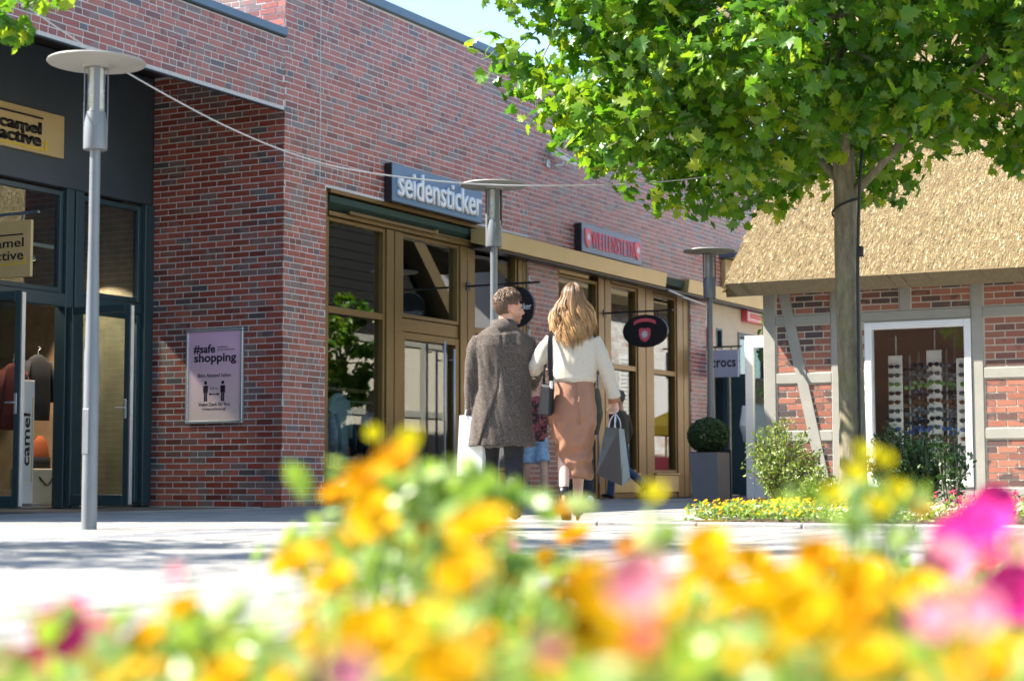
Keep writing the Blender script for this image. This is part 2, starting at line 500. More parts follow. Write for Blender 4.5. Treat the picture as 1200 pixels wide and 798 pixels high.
# soil of the two beds
def blob_soil(name, test, x0, x1, y0, y1, st, h):
    m = MB(); idx = {}
    nx = int((x1 - x0) / st); ny = int((y1 - y0) / st)
    def vid(i, j):
        if (i, j) not in idx:
            x = x0 + i * st; y = y0 + j * st
            n = sum(test(x + dx, y + dy) for dx, dy in ((.2, 0), (-.2, 0), (0, .2), (0, -.2))) / 4
            idx[(i, j)] = len(m.v); m.v.append((x, y, -.008 + h * n + .02 * n * noise.noise((x * 5, y * 5, 0))))
        return idx[(i, j)]
    for i in range(nx):
        for j in range(ny):
            if test(x0 + (i + .5) * st, y0 + (j + .5) * st):
                m.f.append((vid(i, j), vid(i + 1, j), vid(i + 1, j + 1), vid(i, j + 1)))
    return obj(name, m, M['soil'], smooth=True, kind='structure')
blob_soil('bed_soil', in_bed, 6.5, 14, 11.6, 18.2, .12, .05)
blob_soil('bed_soil', in_front_bed, 7.0, 15.5, -.8, 9.5, .12, .06)

# ------------------------------------------------------------------ bricks
def brick_rects(u0, u1, z0, z1, holes, pitch, course, joint, bond, rnd):
    out = []
    row = 0; z = z0
    while z < z1 - .02:
        zb, zt = z, min(z + course - joint, z1)
        zc = (zb + zt) / 2
        seg = [(u0, u1)]
        for h in holes:
            if h[2] < zc < h[3]:
                ns = []
                for a, b in seg:
                    if h[1] <= a or h[0] >= b: ns.append((a, b)); continue
                    if h[0] > a: ns.append((a, h[0]))
                    if h[1] < b: ns.append((h[1], b))
                seg = ns
        # joints of the whole row first, so that the bond runs on past openings
        cuts = []
        u = u0 - (pitch * .5 if row % 2 else 0.0)
        if bond == 'wild': u = u0 - rnd.random() * pitch
        while u < u1:
            L = pitch if (bond != 'wild' or rnd.random() < .42) else pitch * .5
            cuts.append((u, u + L - joint)); u += L
        for a, b in seg:
            for c0, c1 in cuts:
                s, e = max(a, c0), min(b, c1)
                if e - s > .03: out.append((s, e, zb, zt))
        z += course; row += 1
    return out

def brick_faces(axis, at, r, rnd, deep=.022):
    j = lambda: rnd.uniform(-.0014, .0014)
    f = rnd.uniform(-.0025, .0015)
    u0, u1, z0, z1 = r
    c = [(u0 + j(), z0 + j()), (u1 + j(), z0 + j()), (u1 + j(), z1 + j()), (u0 + j(), z1 + j())]
    if axis == 'X':           # face looks along +X
        v = [(at - deep, a, b) for a, b in c] + [(at + f, a, b) for a, b in c]
        fs = [(4, 5, 6, 7), (0, 1, 5, 4), (1, 2, 6, 5), (2, 3, 7, 6), (3, 0, 4, 7)]
    else:                     # face looks along -Y
        v = [(a, at + deep, b) for a, b in c] + [(a, at - f, b) for a, b in c]
        fs = [(4, 5, 6, 7), (0, 1, 5, 4), (1, 2, 6, 5), (2, 3, 7, 6), (3, 0, 4, 7)]
    return v, fs

def brick_batch(rects, axis, at, material, parent, rnd, n_single=0, key=None, name='brick_facing'):
    rs = list(rects)
    if key: rs.sort(key=key)
    for r in rs[:n_single]:
        v, f = brick_faces(axis, at, r, rnd)
        obj('brick', MB().add(v, f), material, parent)
    m = MB()
    for r in rs[n_single:]:
        v, f = brick_faces(axis, at, r, rnd); m.add(v, f)
    if m.f: obj(name, m, material, parent, kind='stuff')

def wall_cells(m, axis, a0, a1, u0, u1, z0, z1, holes):
    us = sorted({u0, u1, *[h[0] for h in holes], *[h[1] for h in holes]}); us = [u for u in us if u0 <= u <= u1]
    zs = sorted({z0, z1, *[h[2] for h in holes], *[h[3] for h in holes]}); zs = [z for z in zs if z0 <= z <= z1]
    for a, b in zip(us, us[1:]):
        z_run = None
        for c, d in zip(zs, zs[1:]):
            if any(h[0] < (a + b) / 2 < h[1] and h[2] < (c + d) / 2 < h[3] for h in holes):
                if z_run: emit(m, axis, a0, a1, a, b, *z_run); z_run = None
                continue
            z_run = (z_run[0], d) if z_run else (c, d)
        if z_run: emit(m, axis, a0, a1, a, b, *z_run)
def emit(m, axis, a0, a1, u0, u1, z0, z1):
    if axis == 'X': box(m, a0, a1, u0, u1, z0, z1)
    else: box(m, u0, u1, a0, a1, z0, z1)

# ------------------------------------------------------------------ the long brick building
BB = thing('brick_building', 'long red brick shop building with bronze framed shop windows and blue-grey parapet coping', 'building', (-1, 17.23, 0))
rb = random.Random(5)
O1 = (18.12, 23.50, 0, 3.94); O2 = (24.46, 29.76, 0, 3.62); O3 = (30.50, 46, 0, 3.62)
w = MB()
wall_cells(w, 'X', -.3, -.0035, 17.237, 46, 0, 6.47, [O1, O2, O3])
box(w, -8, -.3, 17.2335, 17.5, 5.385, 6.47)             # side of the tall block above the low roof
box(w, -2.0, -.3, 17.2335, 17.5, -.05, 5.38)           # side wall of the recess
box(w, -.05, -.0035, 9.55, 17.23, 4.745, 5.62)         # header over the recess
box(w, -8, -.007, 9.30, 9.55, 0, 5.62)
box(w, -8.3, -8, 9.3, 46, 0, 6.47); box(w, -8, -.3, 45.7, 46, 0, 6.47)
wall_ = obj('wall', w, M['mortar'], BB)
fac = brick_rects(17.23, 40, .004, 6.47, [O1, O2, O3], .25, .075, .0138, 'wild', rb)
fac += []
brick_batch(fac, 'X', 0.0, M['brick'], wall_, rb)
head = brick_rects(9.55, 17.226, 4.79, 5.63, [], .25, .075, .0138, 'wild', rb)
brick_batch(head, 'X', 0.0, M['brick'], wall_, rb)
rec = brick_rects(-2.0, -.004, .004, 5.34, [], .25, .075, .014, 'stretch', rb)
brick_batch(rec, 'Y', 17.23, M['brick'], wall_, rb, 300, key=lambda r: abs((r[2] + r[3]) / 2 - 1.7))
upp = brick_rects(-3.5, -.004, 5.65, 6.47, [], .25, .075, .0138, 'wild', rb)
brick_batch(upp, 'Y', 17.23, M['brick'], wall_, rb)
# expansion joints
m = MB(); box(m, .0005, .003, 17.97, 17.982, 3.95, 6.47); box(m, .0005, .003, 29.60, 29.612, 3.9, 6.47)
obj('expansion_joint', m, M['mortar'], BB)
# roofs, coping, soffit
m = MB(); box(m, -8, -.3, 9.55, 17.237, 5.40, 5.60); box(m, -8, -.3, 17.5, 45.7, 6.15, 6.35)
obj('roof', m, M['dark_int'], BB)
cp = MB(); cbox(cp, -.36, .05, 17.18, 46.05, 6.474, 6.60, .01); cbox(cp, -.36, .05, 9.25, 17.222, 5.632, 5.735, .01); cbox(cp, -8.2, -.362, 17.18, 17.56, 6.474, 6.60, .01)
obj('coping', cp, M['coping'], BB)
m = MB(); box(m, -.055, .004, 9.55, 17.226, 4.733, 4.744); obj('edge_trim', m, M['anthracite'], BB)
M['soffit'] = mat('soffit_brown', (.03, .027, .022), .5, .1, 3)
m = MB(); box(m, -2.0, -.052, 9.56, 17.232, 5.345, 5.39); obj('soffit', m, M['soffit'], BB)
# rooms behind the glass
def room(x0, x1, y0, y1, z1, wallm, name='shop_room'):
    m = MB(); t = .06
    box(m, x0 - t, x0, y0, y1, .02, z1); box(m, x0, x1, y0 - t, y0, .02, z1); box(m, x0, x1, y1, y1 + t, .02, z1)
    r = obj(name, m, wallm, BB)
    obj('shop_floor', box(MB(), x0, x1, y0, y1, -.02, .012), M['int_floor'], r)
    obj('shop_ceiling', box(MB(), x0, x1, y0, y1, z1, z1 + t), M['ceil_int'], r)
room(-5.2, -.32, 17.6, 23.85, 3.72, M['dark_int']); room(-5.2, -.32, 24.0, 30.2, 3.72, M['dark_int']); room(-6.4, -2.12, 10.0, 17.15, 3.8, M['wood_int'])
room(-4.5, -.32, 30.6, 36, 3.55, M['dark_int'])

# ---- bronze shop fronts
XF0, XF1 = -.20, -.05
def post(y0, y1, z0, z1, parent=BB, x1=XF1 + .02, name='mullion'):
    m = MB(); yy = (y0 + y1) / 2
    if y1 - y0 > .25:
        cbox(m, XF0 - .02, x1, y0, yy - .012, z0, z1, .006); cbox(m, XF0 - .02, x1, yy + .012, y1, z0, z1, .006); box(m, XF0, x1 - .02, yy - .011, yy + .011, z0, z1)
    else: cbox(m, XF0 - .02, x1, y0, y1, z0, z1, .006)
    return obj(name, m, M['gold'], parent)
def window(y0, y1, z0, z1, bars=(), fw=.055, mt=None, glassm=None, x0=XF0, x1=XF1, parent=BB, name='window'):
    mt = mt or M['gold']; m = MB()
    cbox(m, x0, x1, y0, y0 + fw, z0, z1); cbox(m, x0, x1, y1 - fw, y1, z0, z1)
    cbox(m, x0 + .003, x1 - .003, y0 + fw, y1 - fw, z0, z0 + fw); cbox(m, x0 + .003, x1 - .003, y0 + fw, y1 - fw, z1 - fw, z1)
    for b in bars: cbox(m, x0 + .003, x1 - .003, y0 + fw, y1 - fw, b[0], b[1])
    f = obj(name, m, mt, parent)
    zs = [z0 + fw] + [q for b in bars for q in b] + [z1 - fw]
    xg = (x0 + x1) / 2
    for a, b in zip(zs[::2], zs[1::2]):
        obj('pane', box(MB(), xg - .004, xg + .004, y0 + fw, y1 - fw, a, b), glassm or M['glass'], f)
    return f
def shop_door(y0, y1, z0, z1, handles=(), parent=BB):
    f = window(y0, y1, z0, z1, fw=.10, name='door')
    for yh, h0, h1 in handles:
        m = MB(); tube(m, [(XF1 + .07, yh, h0), (XF1 + .07, yh, h1)], .017, 10)
        for zz in (h0 + .15, h1 - .15): tube(m, [(XF1 - .01, yh, zz), (XF1 + .07, yh, zz)], .01, 8)
        obj('door_handle', m, M['steel'], f, smooth=True)
    return f
# left shop
post(18.12, 18.20, 0, 3.93)
window(18.205, 19.57, .44, 3.60, bars=[(2.39, 2.48)])
obj('base_panel', cbox(MB(), XF0, XF1, 18.205, 19.57, .0, .435, .008), M['gold'], BB)
post(19.575, 19.955, 0, 3.60)
window(19.96, 21.50, 2.47, 3.60)
obj('transom_panel', cbox(MB(), XF0, XF1 - .01, 19.96, 21.50, 2.285, 2.465, .008), M['gold'], BB)
shop_door(19.96, 21.50, .02, 2.28, handles=[(20.98, .35, 2.22), (21.24, .35, 2.12)])
post(21.505, 21.885, 0, 3.60)
window(21.89, 23.22, .44, 3.66, bars=[(2.39, 2.48)])
obj('base_panel', cbox(MB(), XF0, XF1, 21.89, 23.22, .0, .435, .008), M['gold'], BB)
post(23.225, 23.50, 0, 3.68)
m = MB(); cbox(m, XF0, -.01, 18.205, 23.22, 3.605, 3.665); obj('head_rail', m, M['gold'], BB)
m = MB(); cbox(m, -.28, .012, 18.205, 23.50, 3.885, 3.94); obj('head_trim', m, M['gold'], BB)
# right shop
post(24.46, 24.53, 0, 3.62)
window(24.535, 25.97, 2.30, 3.52)
obj('blind_box', cbox(MB(), XF0 - .01, XF1 + .03, 24.54, 25.6, 3.525, 3.60), M['gold_band'], BB)
shop_door(24.535, 25.97, .02, 2.29, handles=[(25.62, .10, 2.05), (25.84, .25, 2.0)])
post(25.975, 26.435, 0, 3.62)
window(26.44, 27.52, .42, 3.54, bars=[(2.13, 2.22)])
post(27.525, 28.165, 0, 3.62)
window(28.17, 29.20, .42, 3.54, bars=[(2.13, 2.22)])
post(29.205, 29.76, 0, 3.62)
for a, b in ((26.44, 27.52), (28.17, 29.20)):
    obj('base_panel', cbox(MB(), XF0, XF1 + .03, a, b, .09, .385, .008), M['gold_band'], BB)
    obj('window_sill', cbox(MB(), XF0, XF1 + .06, a, b, .388, .418, .006), M['gold_band'], BB)
    obj('plinth', box(MB(), XF0, XF1, a, b, 0, .087), M['gold'], BB)
    obj('head_panel', cbox(MB(), XF0, XF1 + .03, a, b, 3.543, 3.61), M['gold'], BB)
# awnings
def prism_y(m, prof, y0, y1):
    n = len(prof)
    m.add([(x, y0, z) for x, z in prof] + [(x, y1, z) for x, z in prof],
          [tuple(range(n))[::-1], tuple(range(n, 2 * n))] + [(i, (i + 1) % n, n + (i + 1) % n, n + i) for i in range(n)])
    return m
aw = prism_y(MB(), [(-.27, 3.86), (-.02, 3.86), (-.02, 3.78), (-.12, 3.70), (-.27, 3.70)], 18.23, 21.98)
obj('awning_cassette', aw, M['awning_green'], BB)
m = MB(); cbox(m, -.02, .03, 18.62, 20.75, 3.655, 3.71, .012); cbox(m, -.04, .0, 20.5, 21.9, 3.66, 3.70, .01); tube(m, [(.01, 20.75, 3.66), (.01, 20.75, 3.72)], .035, 10)
obj('awning_arm', m, M['gold'], BB)
BANDP = [(.02, 3.86), (.285, 3.845), (.255, 3.615), (.235, 3.605), (.02, 3.665)]
obj('awning_front', prism_y(MB(), BANDP, 21.70, 28.05), M['gold_band'], BB)
obj('awning_front', prism_y(MB(), BANDP, 29.05, 34.6), M['gold_band'], BB)
m = MB(); prism_y(m, [(.01, 3.83), (.20, 3.81), (.16, 3.69), (.01, 3.66)], 28.06, 29.04); obj('awning_cassette', m, M['awning_green'], BB)
m = MB(); box(m, .012, .22, 21.72, 34.5, 3.575, 3.603); obj('awning_rail', m, M['black'], BB)
m = MB(); tube(m, [(.24, 28.2, 3.57), (.12, 29.4, 3.53)], .022, 8); tube(m, [(.20, 28.9, 3.52), (.10, 30.2, 3.50)], .022, 8); obj('awning_arm', m, M['steel'], BB, smooth=True)

# ---- recessed dark shop front at the left
TX = -2.0
obj('fascia_panel', cbox(MB(), TX - .10, TX, 9.86, 17.23, 3.735, 5.34, .01), M['anthracite'], BB)
for y0, y1 in ((9.9, 12.9), (12.92, 15.67), (15.97, 17.06)):
    window(y0, y1, 2.50, 3.70, fw=.06, mt=M['teal_frame'], glassm=M['glass_teal'], x0=TX - .12, x1=TX - .03)
obj('transom_panel', cbox(MB(), TX - .13, TX + .03, 9.9, 15.67, 2.33, 2.495, .012), M['teal_frame'], BB)
m = MB(); cbox(m, TX - .15, TX + .02, 15.675, 15.80, 0, 3.73); cbox(m, TX - .15, TX + .02, 15.83, 15.965, 0, 3.73); cbox(m, TX - .15, TX + .03, 17.065, 17.228, 0, 3.73)
obj('mullion', m, M['teal_frame'], BB)
window(15.97, 17.06, .05, 2.36, fw=.07, mt=M['teal_frame'], glassm=M['glass_teal'], x0=TX - .12, x1=TX - .03)
obj('transom_panel', cbox(MB(), TX - .12, TX - .02, 15.97, 17.06, 2.365, 2.495), M['teal_frame'], BB)
window(9.9, 13.9, .05, 2.32, fw=.07, mt=M['teal_frame'], glassm=M['glass_teal'], x0=TX - .12, x1=TX - .03)
def leaf_door(y, x0, x1, z0, z1, hx):
    fw = .085; m = MB()
    cbox(m, x0, x0 + fw, y - .03, y + .03, z0, z1); cbox(m, x1 - fw, x1, y - .03, y + .03, z0, z1)
    cbox(m, x0 + fw, x1 - fw, y - .027, y + .027, z0, z0 + fw * 1.5); cbox(m, x0 + fw, x1 - fw, y - .027, y + .027, z1 - fw, z1)
    f = obj('door', m, M['teal_frame'], BB)
    obj('pane', box(MB(), x0 + fw, x1 - fw, y - .005, y + .005, z0 + fw * 1.5, z1 - fw), M['glass_teal'], f)
    m = MB(); box(m, x1 + .001, x1 + .012, y - .025, y + .025, z0 + .02, z1 - .02); obj('edge_seal', m, M['poster_frame'], f)
    m = MB(); cbox(m, hx - .018, hx + .018, y - .045, y - .031, 1.02, 1.24, .004); tube(m, [(hx, y - .075, 1.14), (hx - .11, y - .075, 1.14)], .011, 8); tube(m, [(hx, y - .04, 1.14), (hx, y - .08, 1.14)], .009, 8)
    obj('door_handle', m, M['steel'], f)
leaf_door(15.72, -1.97, -1.02, .03, 2.33, -1.07)
leaf_door(14.02, -1.97, -1.05, .03, 2.33, -1.10)

# ---- pale shop beyond
CB = thing('cream_building', 'cream rendered shop front beyond the brick pier with dark teal doors', 'building', (-.1, 32, 0))
w = MB(); OC = [(31.05, 31.36, 2.75, 3.14), (30.85, 31.65, 0, 2.35), (32.16, 33.9, 0, 3.14)]
wall_cells(w, 'X', -.3, -.03, 30.505, 42, 0, 3.615, OC)
obj('wall', w, M['cream'], CB)
obj('fascia_panel', cbox(MB(), .003, .10, 31.25, 37, 3.87, 4.46, .01), M['gold_band'], CB)
obj('roof_edge', cbox(MB(), .002, .55, 31.2, 37, 4.47, 4.56, .01), M['coping'], CB)
window(31.05, 31.36, 2.75, 3.14, fw=.04, mt=M['teal_frame'], glassm=M['glass_teal'], x0=-.2, x1=-.02, parent=CB)
f = window(30.85, 31.65, .02, 2.35, fw=.09, mt=M['teal_frame'], glassm=M['glass_teal'], x0=-.2, x1=-.01, parent=CB, name='door')
f = window(32.16, 33.9, .02, 3.14, bars=[(2.2, 2.3)], fw=.09, mt=M['anthracite'], glassm=M['glass_teal'], x0=-.2, x1=-.01, parent=CB)
m = MB(); cbox(m, .0, .45, 31.70, 31.76, .02, 2.3); obj('door', m, M['teal_frame'], CB)

# ------------------------------------------------------------------ thatched cottage
CT = thing('cottage', 'half-timbered cottage shop with thatched roof and big white display window', 'cottage', (8, 21.3, 0))
rc = random.Random(9)
YC = 21.302
CX0, CX1, CY1 = 4.53, 12.6, 29.3
WIN = (5.85, 7.16, .22, 2.235)
w = MB()
wall_cells(w, 'Y', YC + .007, YC + .30, CX0 + .02, CX1, 0, 2.78, [WIN])
GO = [(24.2, 25.2, .9, 2.0)]
wall_cells(w, 'X', CX0 + .01, CX0 + .28, YC + .30, CY1, 0, 2.78, GO)
prof = [(YC + .30, 2.78), (25.3, 6.5), (CY1, 2.78)]
gb_ = MB(); gb_.add([(CX0 + .01, y, z) for y, z in prof] + [(CX0 + .28, y, z) for y, z in prof], [(0, 2, 1), (3, 4, 5), (0, 1, 4, 3), (1, 2, 5, 4), (2, 0, 3, 5)])
box(w, CX1 - .3, CX1, YC + .3, CY1, 0, 2.78); box(w, CX0 + .3, CX1 - .3, CY1 - .3, CY1, 0, 2.78)
cwall = obj('wall', w, M['mortar_light'], CT)
M['board_dark'] = mat('stained_boards', (.010, .009, .008), .8, .2, 6)
obj('gable', gb_, M['board_dark'], CT)
for k in range(22):
    z = 2.80 + k * .168; hw_ = (6.5 - z) / (6.5 - 2.78) * 3.7
    if hw_ > .1: obj('weatherboard', cbox(MB(), CX0 - .012, CX0 + .009, 25.3 - hw_, 25.3 + hw_, z, z + .16, .004), M['board_dark'], CT)
holes = [WIN, (CX0, 4.69, 0, 3), (5.42, 5.55, 0, 3), (7.16, 7.30, 0, 3), (6.29, 6.42, 2.37, 3), (8.55, 8.70, 0, 3), (CX0, 13, 0, .21), (CX0, 13, 2.25, 2.37)]
for a, b in ((4.69, 5.42), (5.55, 5.85), (7.30, 8.55), (8.70, 13)):
    holes += [(a, b, .79, .92), (a, b, 1.51, 1.64)]
panels = []
for a, b in ((4.70, 5.41), (5.56, 5.84), (7.31, 8.54), (8.71, 10.5)):
    for c, d in ((.225, .78), (.93, 1.50), (1.65, 2.24)): panels.append((a, b, c, d))
for a, b in ((4.70, 5.41), (5.56, 6.28), (6.43, 7.15), (7.31, 8.54), (8.71, 10.5)): panels.append((a, b, 2.38, 2.77))
rects = []
for i, (a, b, c, d) in enumerate(panels):
    nrow = max(1, round((d - c) / .083)); co = (d - c) / nrow
    rects += brick_rects(a + .012, b - .004, c + .010, d - .005, [], .245, co, .017, 'stretch' if i % 2 else 'stretch', rc)
def seen(r): return r[0] < 8.0
rects.sort(key=lambda r: (not seen(r), r[0]))
ns = min(296, sum(seen(r) for r in rects))
print('cottage bricks', len(rects), ns)
brick_batch(rects, 'Y', YC, M['cottage_brick'], cwall, rc, ns)
def beam(x0, x1, z0, z1, y=YC - .018):
    obj('timber_beam', cbox(MB(), x0, x1, y, YC + .05, z0, z1, .008), M['timber'], CT)
for x0, x1 in ((4.53, 4.69), (5.42, 5.55), (8.55, 8.70)): beam(x0, x1, .0, 2.80)
beam(7.163, 7.30, .0, 2.80); beam(6.29, 6.42, 2.372, 2.80)
for x0, x1 in ((4.692, 5.418), (5.552, 7.160), (7.302, 8.548), (8.702, 12)):
    beam(x0, x1, 2.25, 2.37, YC - .015); beam(x0, x1, .003, .212, YC - .015)
for x0, x1 in ((4.692, 5.418), (5.552, 5.845), (7.302, 8.548), (8.702, 12)):
    beam(x0, x1, .79, .92, YC - .015); beam(x0, x1, 1.51, 1.64, YC - .015)
m = MB(); hexa(m, [(5.25, YC - .022, .2), (5.39, YC - .022, .2), (5.39, YC + .03, .2), (5.25, YC + .03, .2)],
               [(4.71, YC - .022, 2.78), (4.85, YC - .022, 2.78), (4.85, YC + .03, 2.78), (4.71, YC + .03, 2.78)])
obj('brace', m, M['timber'], CT)
# gable side: rendered panels between timbers, shuttered window
for y in (21.62, 22.9, 24.0, 25.4, 26.8, 28.2, 29.1): obj('timber_beam', cbox(MB(), CX0 - .02, CX0 + .03, y, y + .14, 0, 2.9), M['timber'], CT)
for z in (.05, 1.45, 2.75): obj('timber_beam', cbox(MB(), CX0 - .015, CX0 + .03, 21.765, 29.0, z, z + .13), M['timber'], CT)
for y0, y1 in ((23.95, 24.2), (25.2, 25.45)):
    m = MB()
    for k in range(12): cbox(m, CX0 - .045, CX0 - .02, y0, y1, .92 + k * .09, .99 + k * .09, .004)
    obj('shutter', m, M['white'], CT)
f = window(24.2, 25.2, .9, 2.0, bars=[(1.42, 1.47)], fw=.06, mt=M['white'], glassm=M['glass_teal'], x0=CX0 - .01, x1=CX0 + .06, parent=CT)
# front display window
m = MB(); fw = .085
cbox(m, WIN[0], WIN[0] + fw, YC - .035, YC + .10, WIN[2], WIN[3]); cbox(m, WIN[1] - fw, WIN[1] - .002, YC - .035, YC + .10, WIN[2], WIN[3])
cbox(m, WIN[0] + fw, WIN[1] - fw, YC - .033, YC + .10, WIN[2], WIN[2] + fw); cbox(m, WIN[0] + fw, WIN[1] - fw, YC - .033, YC + .10, WIN[3] - fw, WIN[3])
f = obj('window', m, M['white'], CT)
obj('pane', box(MB(), WIN[0] + fw, WIN[1] - fw, YC + .02, YC + .028, WIN[2] + fw, WIN[3] - fw), M['glass_clear'], f)
M['room_brown'] = mat('room_brown', (.68, .50, .38), .8, .1, 3)
m = MB(); box(m, CX0 + .32, 9, 23.6, 23.7, 0, 2.7); box(m, 9, 9.1, YC + .3, 23.6, 0, 2.7); box(m, CX0 + .3, CX0 + .34, YC + .3, 23.6, 0, 2.7)
r_ = obj('shop_room', m, M['room_brown'], CT)
obj('shop_ceiling', box(MB(), CX0 + .3, 9, YC + .3, 23.7, 2.70, 2.76), M['room_brown'], r_)
obj('shop_floor', box(MB(), CX0 + .3, 9, YC + .3, 23.7, 0, .15), M['cream'], r_)
# white side door standing open
m = MB(); fw = .115; dx0, dx1, dy = 3.885, 4.512, 22.35
cbox(m, dx0, dx0 + fw, dy - .035, dy + .035, .06, 2.22); cbox(m, dx1 - .06, dx1, dy - .035, dy + .035, .06, 2.22)
cbox(m, dx0 + fw, dx1 - .06, dy - .032, dy + .032, .06, .52); cbox(m, dx0 + fw, dx1 - .06, dy - .032, dy + .032, 2.06, 2.22)
d_ = obj('door', m, M['white'], CT)
obj('pane', box(MB(), dx0 + fw, dx1 - .06, dy - .005, dy + .005, .52, 2.06), M['glass_teal'], d_)

# thatch
def thatch_mat():
    t = NT('thatch_straw')
    g = t.n('ShaderNodeNewGeometry')
    c = t.ramp(g.outputs['Random Per Island'], [(0, (.21, .15, .068)), (.4, (.34, .25, .12)), (.8, (.42, .325, .17)), (1, (.50, .43, .29))])
    f = t.noise(45, 4, .7, vec=g.outputs['Position'])
    c = t.mix(.4, c, t.ramp(f, [(.3, (.28, .28, .28)), (.7, (.7, .7, .7))]), 'OVERLAY')
    t.set(Base_Color=c, Roughness=.85, Specular_IOR_Level=.2); t.bump(f, .35, .008)
    return t.m
M['thatch'] = thatch_mat()
M['thatch_cut'] = mat('thatch_cut_edge', (.14, .10, .045), .9, .25, 40, bump=.7, bscale=160, bdist=.01)
VX = 4.18; RX1 = 12.9
def fy(y): return 2.77 + (y - 20.87) * .96
RY, RZ = 25.3, fy(25.3)
prof = [(20.87, 2.77), (RY, RZ), (29.73, 2.77), (29.66, 2.60), (29.3, 2.78), (RY, RZ - .40), (21.30, 2.775), (20.93, 2.605)]
n = len(prof); m = MB()
xs = [VX, RX1]
m.v = [(VX, y, z) for y, z in prof] + [(RX1, y, z) for y, z in prof]
m.f = [(0, 1, 5, 6, 7)[::-1], (1, 2, 3, 4, 5)[::-1], (8, 9, 13, 14, 15), (9, 10, 11, 12, 13)] + [(i, (i + 1) % n, n + (i + 1) % n, n + i) for i in range(n)]
roof = obj('roof', m, M['thatch_cut'], CT, fix=True)
rt_ = random.Random(21)
m = MB()
DN = Vector((0, -1, -.96)).normalized(); NM = Vector((0, -.96, 1)).normalized(); XA = Vector((1, 0, 0))
def tuft(p, L, wd, lift, sway):
    d = (DN + XA * sway).normalized()
    s = XA * wd
    a = p - NM * .012; tip = p + d * L + NM * lift
    v = [a - s, a + s, a + NM * (.012 + lift * .4), tip - s * .75 - NM * lift * .9, tip + s * .75 - NM * lift * .9, tip + NM * .004]
    m.add(v, [(0, 2, 1), (3, 4, 5), (0, 3, 5, 2), (1, 2, 5, 4), (0, 1, 4, 3)])
SL = Vector((0, 1, .96)).normalized()
rows = 128
for i in range(rows):
    s = .02 + i * .0415
    nx = 165
    for k in range(nx):
        x = VX + .03 + (k + rt_.uniform(-.6, .6)) * (10.6 - VX) / nx
        ss = s + rt_.uniform(-.03, .03)
        p = Vector((x, 20.87, 2.77)) + SL * (ss + .10)
        if p.y > RY - .1: continue
        tuft(p, rt_.uniform(.06, .105), rt_.uniform(.009, .019), rt_.uniform(.002, .008), rt_.uniform(-.18, .18))
# ragged verge and eave
for k in range(420):
    s = rt_.uniform(0, 6); p = Vector((VX + rt_.uniform(-.015, .02), 20.87, 2.77)) + SL * s - NM * rt_.uniform(0, .16)
    if p.y < RY - .1: tuft(p, rt_.uniform(.08, .14), .02, .012, rt_.uniform(-.3, .05))
obj('thatch', m, M['thatch'], roof, kind='stuff')
m = MB()
tube(m, [(VX - .01, RY, RZ + .02), (RX1, RY, RZ + .02)], .16, 10); obj('ridge', m, M['thatch'], roof)

# sunglasses displays in the window
def board_stand(x0, x1, y, z1, lab):
    t = thing('display_board', lab, 'display board', ((x0 + x1) / 2, y, .15), 'sunglasses stands in the cottage window')
    obj('panel', cbox(MB(), x0, x1, y, y + .03, .3, z1), M['white'], t)
    m = MB(); cbox(m, x0 - .03, x1 + .03, y - .1, y + .14, .15, .19); tube(m, [((x0 + x1) / 2, y + .05, .19), ((x0 + x1) / 2, y + .05, z1 + .25)], .012, 8)
    obj('post', m, M['steel'], t)
board_stand(5.97, 6.15, 21.85, 1.86, 'tall white display board left in the cottage window behind the trunk')
board_stand(6.43, 6.625, 21.95, 1.92, 'tall white display board in the middle of the cottage window')
board_stand(6.84, 7.07, 21.80, 1.80, 'wide white display board at the right edge of the cottage window')
for x, z1, lab in ((6.22, 1.86, 'thin steel sunglasses pole left of the middle white board'), (6.335, 1.90, 'steel sunglasses pole against the left side of the middle board'),
                   (6.69, 1.93, 'steel sunglasses pole just right of the middle white board'), (6.79, 2.05, 'tallest steel sunglasses pole beside the wide right board')):
    t = thing('display_pole', lab, 'display stand', (x, 21.95, .15), 'sunglasses stands in the cottage window')
    obj('pole', tube(MB(), [(x, 21.95, .17), (x, 21.95, z1)], .016, 10), M['steel'], t, smooth=True)
    obj('foot', lathe(MB(), [(0, 0), (.12, 0), (.11, .02), (0, .025)], x, 21.95, 20, .15), M['steel'], t)
gl0 = None
def make_glasses():
    t = thing('sunglasses', 'dark sunglasses in the rows on the display stands behind the cottage window', 'sunglasses', (0, 0, 0), 'sunglasses in the cottage window')
    for s in (-1, 1):
        m = MB()
        pts = [(s * .033 + .03 * math.cos(a), -.004 * math.cos(a) ** 2, .022 * math.sin(a) * (1 + .12 * math.cos(a) * s)) for a in [2 * math.pi * k / 12 for k in range(12)]]
        m.add([(p[0], p[1] - .003, p[2]) for p in pts] + [(p[0], p[1] + .003, p[2]) for p in pts], [tuple(range(12)), tuple(range(12, 24))[::-1]] + [(i, (i + 1) % 12, 12 + (i + 1) % 12, 12 + i)[::-1] for i in range(12)])
        obj('lens', m, M['lens'], t)
        obj('temple', tube(MB(), [(s * .064, 0, .008), (s * .068, .05, .006), (s * .07, .13, -.012)], .0035, 5), M['black'], t)
    obj('bridge', tube(MB(), [(-.008, -.002, .006), (0, -.006, .010), (.008, -.002, .006)], .004, 6), M['black'], t)
    return t
g0 = make_glasses()
lens_alt = []
for nm_, c_ in (('lens_brown', (.12, .05, .02)), ('lens_blue', (.05, .10, .28)), ('lens_green', (.10, .22, .05)), ('lens_grey', (.10, .10, .11))):
    mt_ = mat(nm_, c_, .15); pr = []
    for ch in [c for c in g0.children if c.name.startswith('lens')]:
        q = ch.data.copy(); q.materials.clear(); q.materials.append(mt_); pr.append(q)
    lens_alt.append(pr)
spots = []
